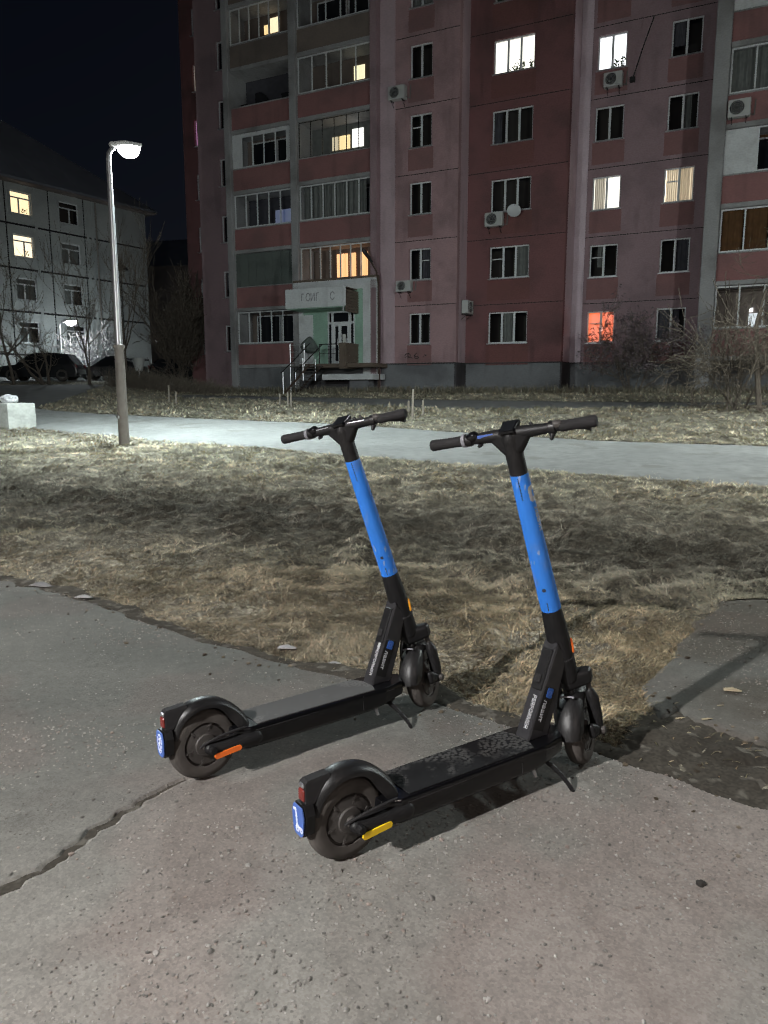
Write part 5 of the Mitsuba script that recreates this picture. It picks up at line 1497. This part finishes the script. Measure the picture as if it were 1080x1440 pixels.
    put(hk + '__control_pod', move(hull([((-.004, -.140, 1.052), .013), ((-.004, -.149, 1.051), .012), ((.004, -.14, 1.046), .012)], 14), U), M['hub'], 40)
    for s_ in ((-.065, -.09) if extras else (-.075,)):
        put(hk + '__mount_nub', move(hull([((-.004, s_, 1.056), .0055), ((-.002, s_ + .006, 1.066), .005)], 10), U), M['black'], 40)
    if extras:
        put(hk + '__trim_strip', move(tube([(-.0122, -.10, 1.0525), (-.014, -.035, 1.0545)], .0022, 6), U), M['steel'])
        put(hk + '__trim_strip', move(tube([(-.0122, .105, 1.0525), (-.014, .045, 1.0545)], .0022, 6), U), M['steel'])
    else:
        put(hk + '__blue_sticker', move(cbox(-.016, -.0135, .045, .095, 1.046, 1.056, .0008), U), M['platebl'])
    q('brake_lever', tube(smooth_pts([(.016, -.120, 1.036), (.040, -.150, 1.026), (.046, -.19, 1.018), (.044, -.225, 1.010)], 14), [.007] * 4 + [.0052] * 8 + [.007, .0085], 9), 'black', 50, U)
    q('display', trimesh.convex.convex_hull(np.array([[-.030, s_ * .024, 1.054] for s_ in (-1, 1)] + [[-.030, s_ * .022, 1.060] for s_ in (-1, 1)] + [[.040, s_ * .026, 1.072] for s_ in (-1, 1)] + [[.044, s_ * .026, 1.064] for s_ in (-1, 1)] + [[.036, s_ * .024, 1.05] for s_ in (-1, 1)])), 'gloss', 25, U)
    put(t + '__display__screen_edge', move(cbox(-.026, .036, -.0195, .0195, 0, .0012, .0004), U @ mat4(rot([0, 1, 0], -.17), (0, 0, 1.0655))), M['carglass'])
    for s_ in (-1, 1):
        rm = hull([((.002, s_ * .0360, .292), .0062), ((.006, s_ * .0362, .315), .0068), ((.010, s_ * .035, .332), .0058)], 12)
        q('side_reflector', rm, front_col, 40, U)
    # fork and front wheel
    q('fork_crown', cat([hull([((-.012, 0, .196), .022), ((-.012, 0, .172), .022), ((.02, 0, .19), .02), ((.040, s_ * .058, .196), .013), ((.022, s_ * .058, .196), .013), ((.040, s_ * .058, .168), .013), ((.022, s_ * .058, .168), .013)], 14) for s_ in (-1, 1)]), 'blacksatin', 40, U)
    for i_, s_ in enumerate((-1, 1)):
        fk2 = t + ('__fork_leg' if i_ == 0 else '__fork_leg_001')
        put(fk2 + '__stanchion', move(tube([(.034, s_ * .052, .175), (.030, s_ * .054, .095)], .0095, 12), U), M['hub'], 50)
        put(fk2 + '__lower_leg', move(cat([hull([((.030, s_ * .054, .118), .015), ((.026, s_ * .058, .095), .021), ((.012, s_ * .062, .03), .021), ((0, s_ * .060, -.012), .020)], 16), hull([((.0, s_ * .060, -.012), .018), ((-.05, s_ * .058, .004), .013), ((-.045, s_ * .056, .03), .012)], 12)]), U), M['blacksatin'], 45)
        put(fk2 + '__axle_cap', move(lathe([(.001, s_ * .088), (.011, s_ * .088), (.014, s_ * .082), (.014, s_ * .062)], 12), S @ mat4(None, (0, 0, -.012))), M['hub'], 40)
    q('fender_stay', cat([hull([((.0, 0, .155), .014), ((-.012, 0, .142), .016), ((.012, 0, .14), .014)], 12), tube([(-.01, .016, .150), (-.012, .0165, .190)], .006, 8)]), 'black', 45, U)
    ph = np.radians(np.linspace(58, 178, 34)); d_ = np.degrees(ph)
    q('front_fender', fender(0, -.010, ph, .149 + 0 * d_, .036 + .006 * smst(80, 130, d_) - .006 * smst(160, 178, d_), .012 + .022 * smst(100, 150, d_) - .02 * smst(165, 178, d_), dome=.022), 'fenderblack', 55, S)
    put(t + '__front_fender__highlight_rib', move(tube([(-.129 * 1.185 * math.cos(a_) * 1.0, yy, .129 * 1.185 * math.sin(a_)) for yy, a_ in [(-.022, .93), (-.011, .95), (0, .955), (.011, .95), (.022, .93)]], .0035, 7), S), M['ring'], 50)
    put(t + '__front_wheel__tyre', move(tyre_mesh(), S @ mat4(None, (0, 0, -.012))), M['tyre'], 40)
    put(t + '__front_wheel__hub', move(hub_mesh(), S @ mat4(None, (0, 0, -.012))), M['hub'], 35)
    q('brake_cable', tube(smooth_pts([(-.02, .012, .20), (-.062, .02, .165), (-.055, .04, .10), (-.02, .062, .05)], 16), .0035, 6), 'rubber', 50, U)
    if extras:
        sm = extr(Polygon([(0, 0), (.008, .006), (.026, .004), (.034, -.004), (.024, -.009), (.006, -.007)]), .0009)
        put(k_ + '__paint_smear', move(sm, B @ mat4(np.column_stack([dwn, [0, -1, 0], -fw]), R1 + dwn * .155 + np.array([0, -.006, 0]))), M['decalw'])


scooter(-.119, 1.836, .601, -.020, .50, 'nearer electric scooter with blue stem, black fenders and a yellow rear reflector', 'yellow', 'orange', 'mat_worn', 'pictogram', True, False)
scooter(-.598, 2.257, .641, -.057, .50, 'farther electric scooter with blue stem, dusty grey deck and an orange rear reflector', 'orange', 'amber', 'mat_dusty', 'oval', False, True)
